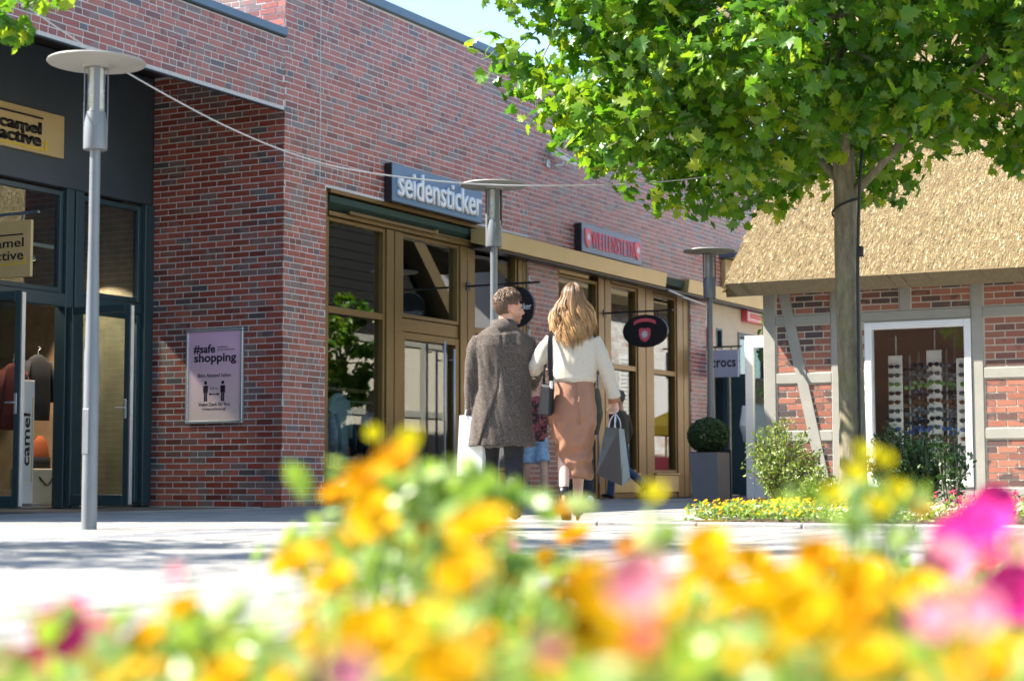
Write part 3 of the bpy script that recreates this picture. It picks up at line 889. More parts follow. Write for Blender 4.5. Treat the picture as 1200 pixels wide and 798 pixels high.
ORD = 'top second third fourth fifth sixth seventh eighth ninth tenth eleventh lowest'.split()
for x, y, z1, st_n in ((6.055, 21.83, 1.72, 'the left white board'), (6.22, 21.91, 1.68, 'the thin pole by the left board'), (6.335, 21.91, 1.74, 'the pole left of the middle board'), (6.69, 21.91, 1.72, 'the pole right of the middle board'), (6.79, 21.91, 1.66, 'the tallest pole'), (6.96, 21.78, 1.70, 'the wide right board'), (6.53, 21.93, 1.74, 'the middle white board'), (6.41, 21.86, 1.70, 'the front pole'), (6.86, 21.86, 1.71, 'the wide right board edge')):
    for k in range(12): spots.append((x + random.uniform(-.008, .008), y, z1 - k * .112, 'sunglasses, %s pair on %s in the cottage window' % (ORD[k], st_n)))
for i, p in enumerate(spots):
    if i == 0: g0.location = p[:3]; g0['label'] = p[3]; g0.scale = (1.15,) * 3
    else: 
        d_ = dup(g0, p[:3], random.uniform(-.35, .35), p[3], 1.25)
        if i % 3:
            for ch in d_.children:
                if ch.name.startswith('lens'): ch.data = lens_alt[(i * 7) % 4][ch.data.name.endswith('1')]

# whitewashed house further along the alley (seen in the shop glass)
WH = thing('whitewashed_house', 'whitewashed brick house with louvred shutters beyond the cottage', 'house', (8, 33, 0))
w = MB(); wall_cells(w, 'X', 4.8, 5.1, 32, 44, 0, 4.6, [(36.2, 37.4, 1.7, 3.2)]); box(w, 5.1, 12, 32, 32.3, 0, 4.6); box(w, 5.1, 12, 43.7, 44, 0, 4.6)
hw = obj('wall', w, M['mortar'], WH)
rw_ = random.Random(4)
M['white_brick'] = brick_mat('brick_white', [(0, (.62, .60, .56)), (.7, (.75, .73, .70)), (1, (.50, .30, .24))], (.55, .5, .47), .7, .3)
rects = [(a - 46, b - 46, c, d) for a, b, c, d in brick_rects(46, 58, .01, 4.6, [(49.0, 51.2, 1.65, 3.25)], .25, .083, .012, 'stretch', rw_)]
bm = MB()
for r in rects:
    y0, y1 = 44 - r[1], 44 - r[0]
    bm.add([(4.81, y0, r[2]), (4.81, y1, r[2]), (4.81, y1, r[3]), (4.81, y0, r[3]), (4.793, y0, r[2]), (4.793, y1, r[2]), (4.793, y1, r[3]), (4.793, y0, r[3])], BOXF)
obj('brick_facing', bm, M['white_brick'], hw, kind='stuff')
window(36.2, 37.4, 1.7, 3.2, bars=[(2.4, 2.46)], fw=.07, mt=M['white'], glassm=M['glass_teal'], x0=4.8, x1=4.88, parent=WH)
for y0, y1 in ((35.6, 36.15), (37.45, 38.0)):
    m = MB(); cbox(m, 4.755, 4.785, y0, y0 + .06, 1.7, 3.2); cbox(m, 4.755, 4.785, y1 - .06, y1, 1.7, 3.2)
    for k in range(16): cbox(m, 4.76, 4.782, y0 + .06, y1 - .06, 1.72 + k * .092, 1.785 + k * .092, .003)
    obj('shutter', m, M['white'], WH)
prof = [(4.4, 4.5), (8.4, 8.2), (12.4, 4.5), (12.3, 4.3), (8.4, 7.8), (4.5, 4.3)]
m = MB(); n = 6
m.v = [(x, 31.7, z) for x, z in prof] + [(x, 44.3, z) for x, z in prof]
m.f = [(0, 1, 4, 5), (1, 2, 3, 4), (6, 7, 10, 11)[::-1], (7, 8, 9, 10)[::-1]] + [(i, (i + 1) % n, n + (i + 1) % n, n + i)[::-1] for i in range(n)]
obj('roof', m, M['thatch_cut'], WH, fix=True)
st = thing('market_stall', 'small stall with yellow canopy beyond the cottage', 'stall', (3.2, 37.5, 0))
m = MB(); m.add([(2.4, 36.7, 1.5), (4.0, 36.7, 1.5), (4.0, 38.3, 1.5), (2.4, 38.3, 1.5), (3.2, 37.5, 2.0)], [(0, 1, 4), (1, 2, 4), (2, 3, 4), (3, 0, 4), (0, 3, 2, 1)])
for a in ((2.4, 2.42, 36.7, 38.3), (3.98, 4.0, 36.7, 38.3), (2.42, 3.98, 36.7, 36.72), (2.42, 3.98, 38.28, 38.3)): box(m, *a, 1.3, 1.5)
obj('canopy', m, M['yellow'], st)
for x in (2.45, 3.95):
    for y in (36.75, 38.25): obj('post', tube(MB(), [(x, y, 0), (x, y, 1.5)], .03, 8), M['yellow'], st)
obj('counter', cbox(MB(), 2.5, 3.9, 36.9, 38.1, 0, .8, .02), M['letter_red'], st)

# ------------------------------------------------------------------ signs
def sign_board(name, label, loc): return thing(name, label, 'sign', loc)

s = sign_board('shop_sign', 'blue wall sign with raised white lower-case lettering above the left bronze shop', (0, 20.8, 3.98))
obj('panel', cbox(MB(), .012, .12, 19.46, 21.85, 3.95, 4.445, .004), M['sign_blue'], s)
m = MB(); box(m, .011, .118, 19.445, 19.4585, 3.95, 4.445); box(m, .011, .118, 19.46, 21.85, 3.937, 3.949); obj('side_return', m, M['black'], s)
obj('lettering', on_facade(text_mesh('seidensticker', 2.22, .37, .04, .010, spacing=.98), .122, 20.67, 4.205), M['white'], s)

def shield(m, cy, cz, sw, sh, depth, x):
    pts = [(-.5, .42), (-.25, .5), (0, .44), (.25, .5), (.5, .42), (.5, 0), (.36, -.3), (0, -.5), (-.36, -.3), (-.5, 0)]
    n = len(pts)
    m.add([(x, cy + a * sw, cz + b * sh) for a, b in pts] + [(x + depth, cy + a * sw, cz + b * sh) for a, b in pts], [tuple(range(n))[::-1], tuple(range(n, 2 * n))] + [(i, (i + 1) % n, n + (i + 1) % n, n + i) for i in range(n)])
def star(m, cy, cz, r, depth, x, pts=8):
    P = [(r * (1 if k % 2 == 0 else .5) * math.sin(math.pi * k / pts), r * (1 if k % 2 == 0 else .5) * math.cos(math.pi * k / pts)) for k in range(2 * pts)]
    n = len(P)
    m.add([(x, cy + a, cz + b) for a, b in P] + [(x + depth, cy + a, cz + b) for a, b in P], [tuple(range(n))[::-1], tuple(range(n, 2 * n))] + [(i, (i + 1) % n, n + (i + 1) % n, n + i) for i in range(n)])
s = sign_board('shop_sign', 'grey-blue wall sign with red capitals between two red shields above the right bronze shop', (0, 26.6, 3.95))
obj('panel', cbox(MB(), .012, .13, 25.05, 27.33, 3.91, 4.36, .004), M['sign_grey'], s)
m = MB(); box(m, .011, .128, 25.03, 25.0485, 3.91, 4.36); obj('side_return', m, M['black'], s)
obj('lettering', on_facade(text_mesh('WELLENSTEYN', 1.62, .27, .015, .0, spacing=1.12), .131, 26.20, 4.135), M['letter_red'], s)
for y in (25.24, 27.14):
    m = MB(); shield(m, y, 4.14, .22, .31, .02, .131); e = obj('shield', m, M['letter_red'], s)
    m = MB(); star(m, y, 4.15, .075, .006, .1515); obj('star', m, M['white'], e)

s = sign_board('shop_sign', 'tan wall sign with black lettering and yellow underline on the dark fascia', (-2, 14.9, 4.06))
obj('panel', cbox(MB(), -1.995, -1.95, 13.85, 15.57, 4.06, 4.56, .004), M['sign_tan'], s)
obj('lettering', on_facade(text_mesh('camel', .66, .14, .02, .022), -1.948, 14.845, 4.345), M['black'], s)
obj('lettering', on_facade(text_mesh('active', .66, .14, .02, .022), -1.948, 14.845, 4.205), M['black'], s)
m = MB(); box(m, -1.949, -1.93, 14.42, 15.20, 4.458, 4.478); obj('line', m, M['black'], s)
m = MB(); box(m, -1.949, -1.935, 14.3, 15.24, 4.10, 4.118); box(m, -1.949, -1.935, 15.2405, 15.27, 4.102, 4.22); obj('underline', m, M['yellow'], s)

def hung(name, label, xw, y, x0, x1, ztop, zbar, bar_end):
    t = sign_board(name, label, (xw, y, ztop))
    m = MB(); box(m, xw, bar_end, y - .018, y + .018, zbar - .014, zbar + .014); box(m, xw - .01, xw + .012, y - .05, y + .05, zbar - .06, zbar + .06)
    for x in (x0 + (x1 - x0) * .22, x0 + (x1 - x0) * .78): box(m, x - .008, x + .008, y - .008, y + .008, ztop - .02, zbar - .0145)
    obj('bracket', m, M['black'] if xw > -1 else M['coping'], t)
    return t
def disc(m, cx, cy, cz, rx, rz, th, n=36):
    m.add([(cx + rx * math.cos(2 * math.pi * k / n), cy - th / 2, cz + rz * math.sin(2 * math.pi * k / n)) for k in range(n)] + [(cx + rx * math.cos(2 * math.pi * k / n), cy + th / 2, cz + rz * math.sin(2 * math.pi * k / n)) for k in range(n)],
          [tuple(range(n)), tuple(range(n, 2 * n))[::-1]] + [(k, n + k, n + (k + 1) % n, (k + 1) % n) for k in range(n)])
s = hung('hanging_sign', 'round black hanging sign with white lettering on a bracket beside the brick pier', -.03, 21.70, .46, 1.04, 2.98, 3.04, 1.12)
m = MB(); disc(m, .755, 21.70, 2.71, .285, .285, .05); obj('disc', m, M['black'], s)
obj('lettering', on_front(text_mesh('seidensticker', .49, .085, .002, .01), .755, 21.673, 2.71), M['white'], s)
s = hung('hanging_sign', 'oval black hanging sign with red arc and shield emblem in front of the right shop', -.03, 26.20, .30, 1.10, 2.95, 3.02, 1.18)
m = MB(); disc(m, .70, 26.20, 2.70, .395, .265, .06); obj('disc', m, M['black'], s)
m = MB(); P = []
for k in range(13):
    a = R(150 - k * 10); P.append((.70 + .20 * math.cos(a) * 1.1, 2.70 + .11 + .10 * math.sin(a) - .06))
for (xa, za), (xb, zb) in zip(P, P[1:]): hexa(m, [(xa, 26.160, za), (xb, 26.160, zb), (xb, 26.1695, zb), (xa, 26.1695, za)], [(xa, 26.160, za + .055), (xb, 26.160, zb + .055), (xb, 26.1695, zb + .055), (xa, 26.1695, za + .055)])
obj('arc', m, M['letter_red'], s)
def shield_front(cx, cz, w_, h_, y):
    m = MB(); shield(m, 0, 0, w_, h_, .008, 0); m.v = [(cx + b, y - a, cz + c) for a, b, c in m.v]; return m
e = obj('shield', shield_front(.70, 2.635, .20, .235, 26.1695), M['letter_red'], s)
m = MB(); star(m, 0, 0, .075, .004, 0); m.v = [(.70 + b, 26.160 - a, 2.645 + c) for a, b, c in m.v]; obj('star', m, M['white'], e)
s = hung('hanging_sign', 'tan rectangular hanging sign with black lettering by the dark shop door', -2.0, 14.34, -1.90, -1.25, 3.14, 3.22, -1.16)
obj('panel', cbox(MB(), -1.93, -1.25, 14.32, 14.36, 2.52, 3.14, .004), M['sign_tan'], s)
obj('lettering', on_front(text_mesh('camel', .50, .10, .002, .012), -1.60, 14.318, 2.90), M['black'], s)
obj('lettering', on_front(text_mesh('active', .50, .10, .002, .012), -1.60, 14.318, 2.76), M['black'], s)
m = MB(); box(m, -1.88, -1.36, 14.314, 14.319, 2.98, 2.995); obj('line', m, M['black'], s)
m = MB(); box(m, -1.88, -1.34, 14.314, 14.319, 2.66, 2.675); box(m, -1.3395, -1.32, 14.314, 14.319, 2.66, 2.74); obj('underline', m, M['yellow'], s)
M['sign_pale'] = mat('sign_face_pale', (.42, .47, .58), .5, .04, 3)
s = hung('hanging_sign', 'pale grey-blue hanging sign with dark lettering beyond the brick pier', -.03, 30.58, .02, .58, 2.68, 2.74, .66)
obj('panel', cbox(MB(), .0, .60, 30.56, 30.60, 2.18, 2.68, .004), M['sign_pale'], s)
obj('lettering', on_front(text_mesh('crocs', .48, .13, .002, .02, spacing=1.05), .31, 30.558, 2.43), M['black'], s)
s = sign_board('wall_sign', 'small white sign in a red frame high on the cream wall', (0, 32.9, 3.4))
m = MB(); box(m, -.02, .10, 32.36, 33.43, 3.36, 3.40); box(m, -.02, .10, 32.36, 32.42, 3.4005, 3.62); obj('frame', m, M['letter_red'], s)
obj('panel', cbox(MB(), -.02, .06, 32.425, 33.43, 3.402, 3.57), M['white'], s)
m = MB()
for k in range(14): box(m, .061, .066, 32.6 + k * .052, 32.6 + k * .052 + .03, 3.43, 3.54)
obj('lettering', m, M['letter_red'], s)
s = sign_board('wall_sign', 'narrow red sign fixed to the cream wall beside the brick pier', (0, 30.65, 2.6))
obj('panel', cbox(MB(), -.02, .03, 30.56, 30.78, 2.72, 3.12, .004), M['letter_red'], s)

# poster
def poster_mat():
    t = NT('poster_print')
    tc = t.n('ShaderNodeTexCoord'); sp = t.n('ShaderNodeSeparateXYZ'); t.l(tc.outputs['Generated'], sp.inputs[0])
    c = t.ramp(sp.outputs['Z'], [(0, (.96, .70, .62)), (.5, (.94, .62, .70)), (1, (.84, .52, .78))])
    t.set(Base_Color=c, Roughness=.35); return t.m
M['poster'] = poster_mat()
s = thing('poster', 'pink framed safe-shopping poster on the shaded brick wall', 'poster', (-.98, 17.2, 1.0))
px0, px1, pz0, pz1 = -1.415, -.555, 1.0, 2.15
m = MB(); t_ = .035
cbox(m, px0, px1, 17.175, 17.222, pz0, pz0 + t_); cbox(m, px0, px1, 17.175, 17.222, pz1 - t_, pz1); cbox(m, px0, px0 + t_, 17.176, 17.221, pz0 + t_, pz1 - t_); cbox(m, px1 - t_, px1, 17.176, 17.221, pz0 + t_, pz1 - t_)
obj('frame', m, M['poster_frame'], s)
pp = obj('print', box(MB(), px0 + t_, px1 - t_, 17.195, 17.205, pz0 + t_, pz1 - t_), M['poster'], s)
M['ink'] = mat('poster_ink', (.02, .015, .035), .5, .1, 5)
cxp = (px0 + px1) / 2
def ptxt(tx, wd, ht, x, z, bold=0.0, par=pp): obj('lettering', on_front(text_mesh(tx, wd, ht, .001, bold), x, 17.1935, z), M['ink'], par)
ptxt('#safe', .33, .115, cxp - .155, 1.905, .028); ptxt('shopping', .64, .14, cxp + .01, 1.785, .028)
ptxt('GEMEINSAM', .15, .018, cxp + .12, 1.925); ptxt('SICHER EINKAUFEN', .26, .018, cxp + .175, 1.893)
ptxt('Bitte Abstand halten', .50, .045, cxp, 1.585, .008)
ptxt('1,5 m', .115, .035, cxp + .0, 1.425, .004)
ptxt('Vielen Dank f\u00fcr Ihre', .48, .045, cxp, 1.235, .008); ptxt('Unterst\u00fctzung!', .36, .045, cxp, 1.175, .008)
m = MB()
for x in (cxp - .13, cxp + .13):
    disc(m, x, 17.193, 1.495, .022, .024, .002, 14)
    box(m, x - .036, x + .036, 17.192, 17.194, 1.375, 1.462); box(m, x - .024, x - .003, 17.192, 17.194, 1.27, 1.374); box(m, x + .003, x + .024, 17.192, 17.194, 1.27, 1.374)
box(m, cxp - .055, cxp + .055, 17.192, 17.194, 1.352, 1.362)
for sgn in (-1, 1): m.add([(cxp + sgn * .085, 17.192, 1.357), (cxp + sgn * .05, 17.192, 1.375), (cxp + sgn * .05, 17.192, 1.339), (cxp + sgn * .085, 17.194, 1.357), (cxp + sgn * .05, 17.194, 1.375), (cxp + sgn * .05, 17.194, 1.339)], [(0, 1, 2), (3, 5, 4), (0, 3, 4, 1), (1, 4, 5, 2), (2, 5, 3, 0)])
obj('pictogram', m, M['ink'], pp)

# ------------------------------------------------------------------ street lamps
M['lamp_glass'] = glass('lamp_glass', (.97, .98, .98), .0, .05)
M['lamp_core'] = mat('lamp_louvre', (.74, .72, .62), .5, .05, 8)
def make_lamp():
    t = thing('street_lamp', 'nearest grey street lamp with flat disc top in front of the dark shop', 'street lamp', (0, 0, 0), 'grey disc-topped street lamps along the facade')
    obj('pole', autosmooth(obj('p', lathe(MB(), [(.0, 0), (.051, 0), (.050, 1.18), (.046, 1.20), (.036, 1.9), (.0345, 2.56), (0, 2.56)], 0, 0, 24), None)).data.copy(), M['lamp_metal'], t)
    bpy.data.objects.remove(bpy.data.objects['p'])
    obj('access_hatch', cbox(MB(), -.027, .027, -.0535, -.044, .50, .80, .003), M['lamp_metal'], t)
    h = obj('head', lathe(MB(), [(0, 2.545), (.078, 2.545), (.08, 2.56), (.08, 2.72), (.066, 2.80), (0, 2.80)], 0, 0, 28), M['lamp_metal'], t, smooth=False)
    autosmooth(h)
    m = MB()
    for k in range(4):
        a = R(45 + 90 * k); c, s_ = math.cos(a), math.sin(a)
        q = [(.080, -.020), (.080, .020), (.074, .020), (.074, -.020)]
        hexa(m, [(c * r - s_ * w_, s_ * r + c * w_, 2.70) for r, w_ in q], [(c * r - s_ * w_, s_ * r + c * w_, 3.105) for r, w_ in q])
    obj('side_plate', m, M['lamp_metal'], h)
    g = obj('lamp_glass', lathe(MB(), [(.060, 2.801), (.060, 3.10), (.056, 3.10), (.056, 2.801)], 0, 0, 24), M['lamp_glass'], h, smooth=True)
    m = MB(); tube(m, [(0, 0, 2.8), (0, 0, 3.1)], .050, 14)
    for k in range(8): lathe(m, [(.0505, 0), (.055, .006), (.055, .011), (.0505, .014)], 0, 0, 16, 2.81 + k * .019)
    obj('louvre', m, M['lamp_core'], h)
    d = obj('disc', lathe(MB(), [(0, 3.105), (.088, 3.105), (.09, 3.116), (.325, 3.135), (.33, 3.142), (.325, 3.150), (.10, 3.178), (0, 3.182)], 0, 0, 56), M['lamp_disc'], t)
    autosmooth(d, 25)
    return t
lamp = make_lamp(); lamp.location = (4.32, 9.08, 0)
dup(lamp, (3.843, 15.48, 0), R(8), 'grey street lamp with flat disc top behind the walking man', 1.04)
dup(lamp, (2.61, 24.24, 0), R(-5), 'farthest grey street lamp with disc top left of the thatched roof', 1.165)

# cable strung to the maple
CABLE = [(3.194,8.354,4.107),(3.474,8.785,3.795),(3.704,9.124,3.582),(3.772,9.223,3.511),(3.944,9.471,3.344),(4.122,9.721,3.184),(4.418,10.126,2.956),(4.65,10.432,2.811),(4.85,10.688,2.714),(5.056,10.946,2.646),(5.399,11.359,2.602),(5.757,11.778,2.588),(6.129,12.202,2.607),(6.216,13.524,2.805),(6.733,14.06,2.908),(7.357,14.691,3.078)]
def spline(P, n=8):
    P = [Vector(p) for p in P]; out = []
    for i in range(len(P) - 1):
        p0, p1, p2, p3 = P[max(i - 1, 0)], P[i], P[i + 1], P[min(i + 2, len(P) - 1)]
        for k in range(n):
            t = k / n
            out.append(.5 * ((2 * p1) + (p2 - p0) * t + (2 * p0 - 5 * p1 + 4 * p2 - p3) * t * t + (3 * p1 - p0 - 3 * p2 + p3) * t ** 3))
    return out + [P[-1]]
tag(obj('cable', tube(MB(), spline(CABLE), .006, 6), M['cable'], smooth=True), 'thin pale cable sagging from the upper left across to the maple crown', 'cable')

# security camera
s = thing('security_camera', 'small white security camera on the brick wall above the signs', 'camera', (0, 24.3, 5.2))
m = MB(); cbox(m, .0, .03, 24.06, 24.16, 5.10, 5.22); tube(m, [(.03, 24.11, 5.15), (.14, 24.11, 5.13), (.16, 24.3, 5.16), (.16, 24.33, 5.22)], .014, 8); obj('bracket', m, M['poster_frame'], s)
m = MB(); tube(m, [(.10, 24.12, 5.33), (.20, 24.66, 5.22)], .048, 14); obj('housing', m, M['white'], s, smooth=False)
m = MB(); tube(m, [(.20, 24.661, 5.22), (.2015, 24.675, 5.2175)], .036, 14); obj('lens', m, M['black'], s)
m = MB(); hexa(m, [(.04, 24.1, 5.385), (.16, 24.08, 5.385), (.27, 24.74, 5.25), (.15, 24.76, 5.25)], [(.04, 24.1, 5.395), (.16, 24.08, 5.395), (.27, 24.74, 5.26), (.15, 24.76, 5.26)]); obj('sunshield', m, M['white'], s)

# planter with clipped ball
pl = thing('planter', 'tall grey tapered planter by the right shop window', 'planter', (2.88, 23.55, 0))
m = MB(); hexa(m, [(2.70, 23.32, 0), (3.10, 23.30, 0), (3.10, 23.72, 0), (2.70, 23.72, 0)], [(2.655, 23.29, .69), (3.085, 23.27, .69), (3.085, 23.75, .69), (2.655, 23.75, .69)])
obj('pot', m, M['planter'], pl)
m = MB(); cbox(m, 2.685, 3.055, 23.30, 23.72, .691, .70); obj('earth', m, M['soil'], pl)
s = thing('display_board', 'narrow dark board standing behind the grey planter', 'board', (2.6, 25.1, 0))
obj('panel', cbox(MB(), 2.42, 2.58, 25.08, 25.14, .02, .76), M['black'], s); m = MB(); cbox(m, 2.40, 2.60, 25.0, 25.24, 0, .019); obj('foot', m, M['black'], s)

# ------------------------------------------------------------------ plants
def leaf_maple():
    half = [(0, -.40), (.07, -.41), (.29, -.48), (.27, -.32), (.47, -.22), (.38, -.10), (.53, .12), (.30, .09), (.22, .13), (.31, .37), (.15, .30), (0, .58)]
    pts = half + [(-x, y) for x, y in half[-2:0:-1]]
    v = [(x, y, -.28 * abs(x) - .30 * y * abs(y)) for x, y in pts] + [(0, 0, .02)]
    n = len(pts)
    return v, [(i, (i + 1) % n, n) for i in range(n)]
def leaf_oval(wd=.5):
    v = [(0, -.5, 0), (wd * .42, -.2, -.04), (wd * .45, .15, -.05), (0, .5, -.06), (-wd * .45, .15, -.05), (-wd * .42, -.2, -.04), (0, 0, .03)]
    return v, [(0, 1, 6), (1, 2, 6), (2, 3, 6), (3, 4, 6), (4, 5, 6), (5, 0, 6)]
LR = random.Random(2)
LM = leaf_maple(); LO = leaf_oval()
def rot_to(nrm, spin):
    n = Vector(nrm).normalized()
    q = n.to_track_quat('Z', 'Y').to_matrix()
    return q @ Matrix.Rotation(spin, 3, 'Z')
def leaves(items, shape):
    "items: (pos, normal, spin, size)"
    V = np.array(shape[0]); nv = len(V); F = shape[1]
    out_v = np.empty((len(items) * nv, 3)); fs = []
    for i, (p, nr, sp, sz) in enumerate(items):
        Rm = np.array(rot_to(nr, sp)) * sz
        out_v[i * nv:(i + 1) * nv] = (V * (LR.uniform(.72, 1.1), 1.0, LR.uniform(.2, 2.3))) @ Rm.T + np.array(p)
        o = i * nv
        fs += [(a + o, b + o, c + o) for a, b, c in F]
    m = MB(); m.v = out_v.tolist(); m.f = fs
    return m
def rnd_dir(r, up=0.0):
    while True:
        v = Vector((r.uniform(-1, 1), r.uniform(-1, 1), r.uniform(-1, 1)))
        if .1 < v.length < 1: v.normalize(); v.z += up; return v.normalized()

def crown(root, centres, r, n_per, rad, size, material, single=0, shape=LM, name='leaf', near=None, up=.55, flat=.7):
    it = []
    for c in centres:
        k = int(n_per * r.uniform(.6, 1.35))
        for _ in range(k):
            d = rnd_dir(r); q = Vector(c) + Vector((d.x, d.y, d.z * flat)) * rad * r.random() ** .5
            nr = rnd_dir(r, up) * .75 + (q - Vector(c)).normalized() * .4
            it.append((q, nr, r.uniform(0, 6.28), size * r.uniform(.65, 1.2)))
    if near is not None: it.sort(key=lambda a: (Vector(a[0]) - near).length)
    par = root
    if single:
        me = bpy.data.meshes.new(name); me.from_pydata([tuple(v) for v in shape[0]], [], shape[1]); me.materials.append(material)
        off = root.location
        for p, nr, sp, sz in it[:single]:
            o = bpy.data.objects.new(name, me); COL.objects.link(o); o.parent = par
            o.matrix_local = Matrix.Translation(Vector(p) - off) @ rot_to(nr, sp).to_4x4() @ Matrix.Diagonal((sz, sz, sz, 1))
    obj('foliage', leaves(it[single:], shape), material, par, kind='stuff')
    return len(it)

# the maple in the planted bed
RT3 = Vector((.8793, .4762, 0))
def maple(loc, label, crown_c, crown_r, n_cl, seed, trunk_r, fork, n_leaf, rad, name='maple_tree', lean=(0, 0), keep=None, single=300):
    r = random.Random(seed)
    t = thing(name, label, 'tree', loc)
    L = Vector(loc); cc = Vector(crown_c); cr = Vector(crown_r)
    top = Vector((L.x + lean[0], L.y + lean[1], cc.z + cr.z * .55))
    fk = Vector((L.x + lean[0] * .6, L.y + lean[1] * .6, fork))
    m = MB(); pts = []; rr = []
    for k in range(15):
        f = k / 14; p = L.lerp(fk, f); p += Vector((math.sin(f * 5) * .012, math.cos(f * 4) * .01, 0))
        pts.append(p); rr.append(trunk_r * (1.22 - .22 * min(1, f * 6)) * (1 - .18 * f) * r.uniform(.985, 1.015))
    for k in range(1, 8):
        f = k / 7; pts.append(fk.lerp(top, f) + Vector((r.uniform(-.05, .05), r.uniform(-.05, .05), 0))); rr.append(trunk_r * .80 * (1 - f) + .012)
    tube(m, pts, rr, 16); obj('trunk', m, M['bark'], t, smooth=True)
    centres = []
    tries = 0
    while len(centres) < n_cl and tries < 20000:
        tries += 1
        d = rnd_dir(r); s = r.uniform(.25, 1) ** .45
        q = cc + Vector((d.x * cr.x, d.y * cr.y, d.z * cr.z)) * s
        q += Vector((0, 0, .25 * noise.noise(q * .9))); 
        if noise.noise(q * .75 + Vector((seed, 0, 0))) < -.34: continue
        if keep and not keep(q): continue
        centres.append(q)
    limbs = []
    for k in range(13):
        a = k * 2.4 + r.uniform(-.3, .3); f = k / 12
        base = fk.lerp(top, f * .75 + (.0 if k else -.02)) if k > 2 else fk + Vector((0, 0, -.02 + .1 * k))
        end = cc + Vector((math.cos(a) * cr.x * .72, math.sin(a) * cr.y * .72, (-.12 + .8 * f) * cr.z))
        if keep and not keep(end): pass
        mid = base.lerp(end, .5) + Vector((0, 0, .15))
        P = spline([base, mid, end], 6); limbs.append(P)
        obj('limb', tube(MB(), P, [.038 * (1 - .85 * i / (len(P) - 1)) * (trunk_r / .1) for i in range(len(P))], 8), M['bark'], t, smooth=True)
    tw = MB()
    for c in centres:
        b = min((p for P in limbs for p in P[3:]), key=lambda p: (p - c).length)
        mid = b.lerp(c, .5) + Vector((r.uniform(-.1, .1), r.uniform(-.1, .1), .06))
        tube(tw, [b, mid, c], [.014, .009, .004], 5, cap=False)
    obj('twigs', tw, M['bark'], t, smooth=True, kind='stuff')
    n = crown(t, centres, r, n_leaf, rad, .138, M['maple'], single, near=CAMP)
    return t
mp = maple((7.80, 14.55, 0.0), 'maple tree with full green crown growing in the planted bed', (7.78, 14.64, 4.85), (3.35, 2.9, 2.35), 520, 3, .118, 2.70, 60, .43, keep=lambda q: q.z > (3.08 if (q - Vector((7.8, 14.55, 0))).dot(RT3) > -.7 else 2.88 if (q - Vector((7.8, 14.55, 0))).dot(RT3) > -2.35 else 3.25))
mp2 = maple((4.55, 4.85, 0), 'second maple mostly out of view whose leaves hang in at the upper left', (4.1, 5.3, 4.4), (2.0, 2.0, 1.5), 90, 7, .10, 2.6, 26, .36, single=60)
# branch of it reaching into the frame
r = random.Random(31)
obj('limb', tube(MB(), spline([(4.2, 6.2, 4.5), (4.2, 7.2, 4.2), (4.28, 8.0, 3.6), (4.5, 8.33, 3.33)], 6), [.03 * (1 - .04 * i) for i in range(19)], 8), M['bark'], mp2, smooth=True)
crown(mp2, [(4.35, 8.25, 3.33), (4.5, 8.33, 3.36), (4.62, 8.4, 3.36), (4.42, 8.3, 3.20), (4.32, 8.24, 3.22), (4.37, 8.28, 3.12), (4.95, 8.57, 3.47), (5.15, 8.68, 3.46), (4.14, 8.14, 3.34), (5.77, 9.01, 3.52)], r, 8, .085, .115, M['maple'], 20, near=CAMP)

# black lead down the maple trunk
m = MB(); tube(m, spline([(7.99, 14.55, 3.35), (7.97, 14.42, 3.0), (7.93, 14.42, 2.3), (7.915, 14.43, 1.5), (7.91, 14.43, .7), (7.915, 14.40, .06)]), .014, 8)
P = [(7.80 + .125 * math.cos(a), 14.55 + .125 * math.sin(a), 2.60 + .10 * math.sin(a * .5 + 1.2)) for a in [-3.4 + 3.6 * k / 20 for k in range(21)]]
tube(m, P, .010, 6); cbox(m, 7.93, 7.975, 14.395, 14.435, 2.18, 2.27, .008)
tag(obj('black_lead', m, M['cable_black'], smooth=True), 'black power lead hanging down beside the maple trunk', 'cable')

def shrub(label, loc, w_, h_, seed, material, n_st, n_leaf, lsize, name='shrub', wd=.55, spread=1.0):
    r = random.Random(seed)
    t = thing(name, label, 'shrub', loc); L = Vector(loc)
    st_ = MB(); it = []
    for k in range(n_st):
        a = r.uniform(0, 6.28); rr = math.sqrt(r.random()) * spread
        end = L + Vector((math.cos(a) * w_ / 2 * rr, math.sin(a) * w_ / 2 * rr, h_ * (1 - .42 * rr * rr) * r.uniform(.72, 1.05)))
        P = spline([L + Vector((math.cos(a) * .05, math.sin(a) * .05, 0)), L.lerp(end, .5) + Vector((r.uniform(-.04, .04), r.uniform(-.04, .04), .04)), end], 7)
        tube(st_, P, [.008 * (1 - .05 * i) for i in range(len(P))], 5)
        for _ in range(n_leaf):
            f = r.uniform(.18, 1) ** .8; q = P[min(int(f * (len(P) - 1)), len(P) - 1)] + rnd_dir(r) * r.uniform(.01, .085)
            it.append((q, rnd_dir(r, .4), r.uniform(0, 6.28), lsize * r.uniform(.6, 1.25)))
    obj('stems', st_, M['bark'], t, smooth=True, kind='stuff')
    obj('foliage', leaves(it, leaf_oval(wd)), material, t, kind='stuff')
    return t
shrub('pale green leafy shrub left of the maple trunk', (7.18, 14.6, .04), .74, .80, 41, M['bush_light'], 64, 48, .042)
shrub('low dark shrub just right of the maple trunk', (8.12, 14.75, .04), .62, .80, 42, M['bush_dark'], 52, 48, .042)
shrub('dense dark green shrub in front of the display window', (8.42, 14.55, .04), .50, .72, 43, M['bush_dark'], 40, 48, .045)
shrub('slim dark sapling shrub at the right end of the bed', (8.80, 14.0, .04), .34, .82, 44, M['bush_dark'], 11, 26, .055, spread=.9)
shrub('small yellow-green shrub at the foot of the maple', (7.72, 13.9, .04), .40, .40, 45, M['bush_light'], 26, 40, .038)
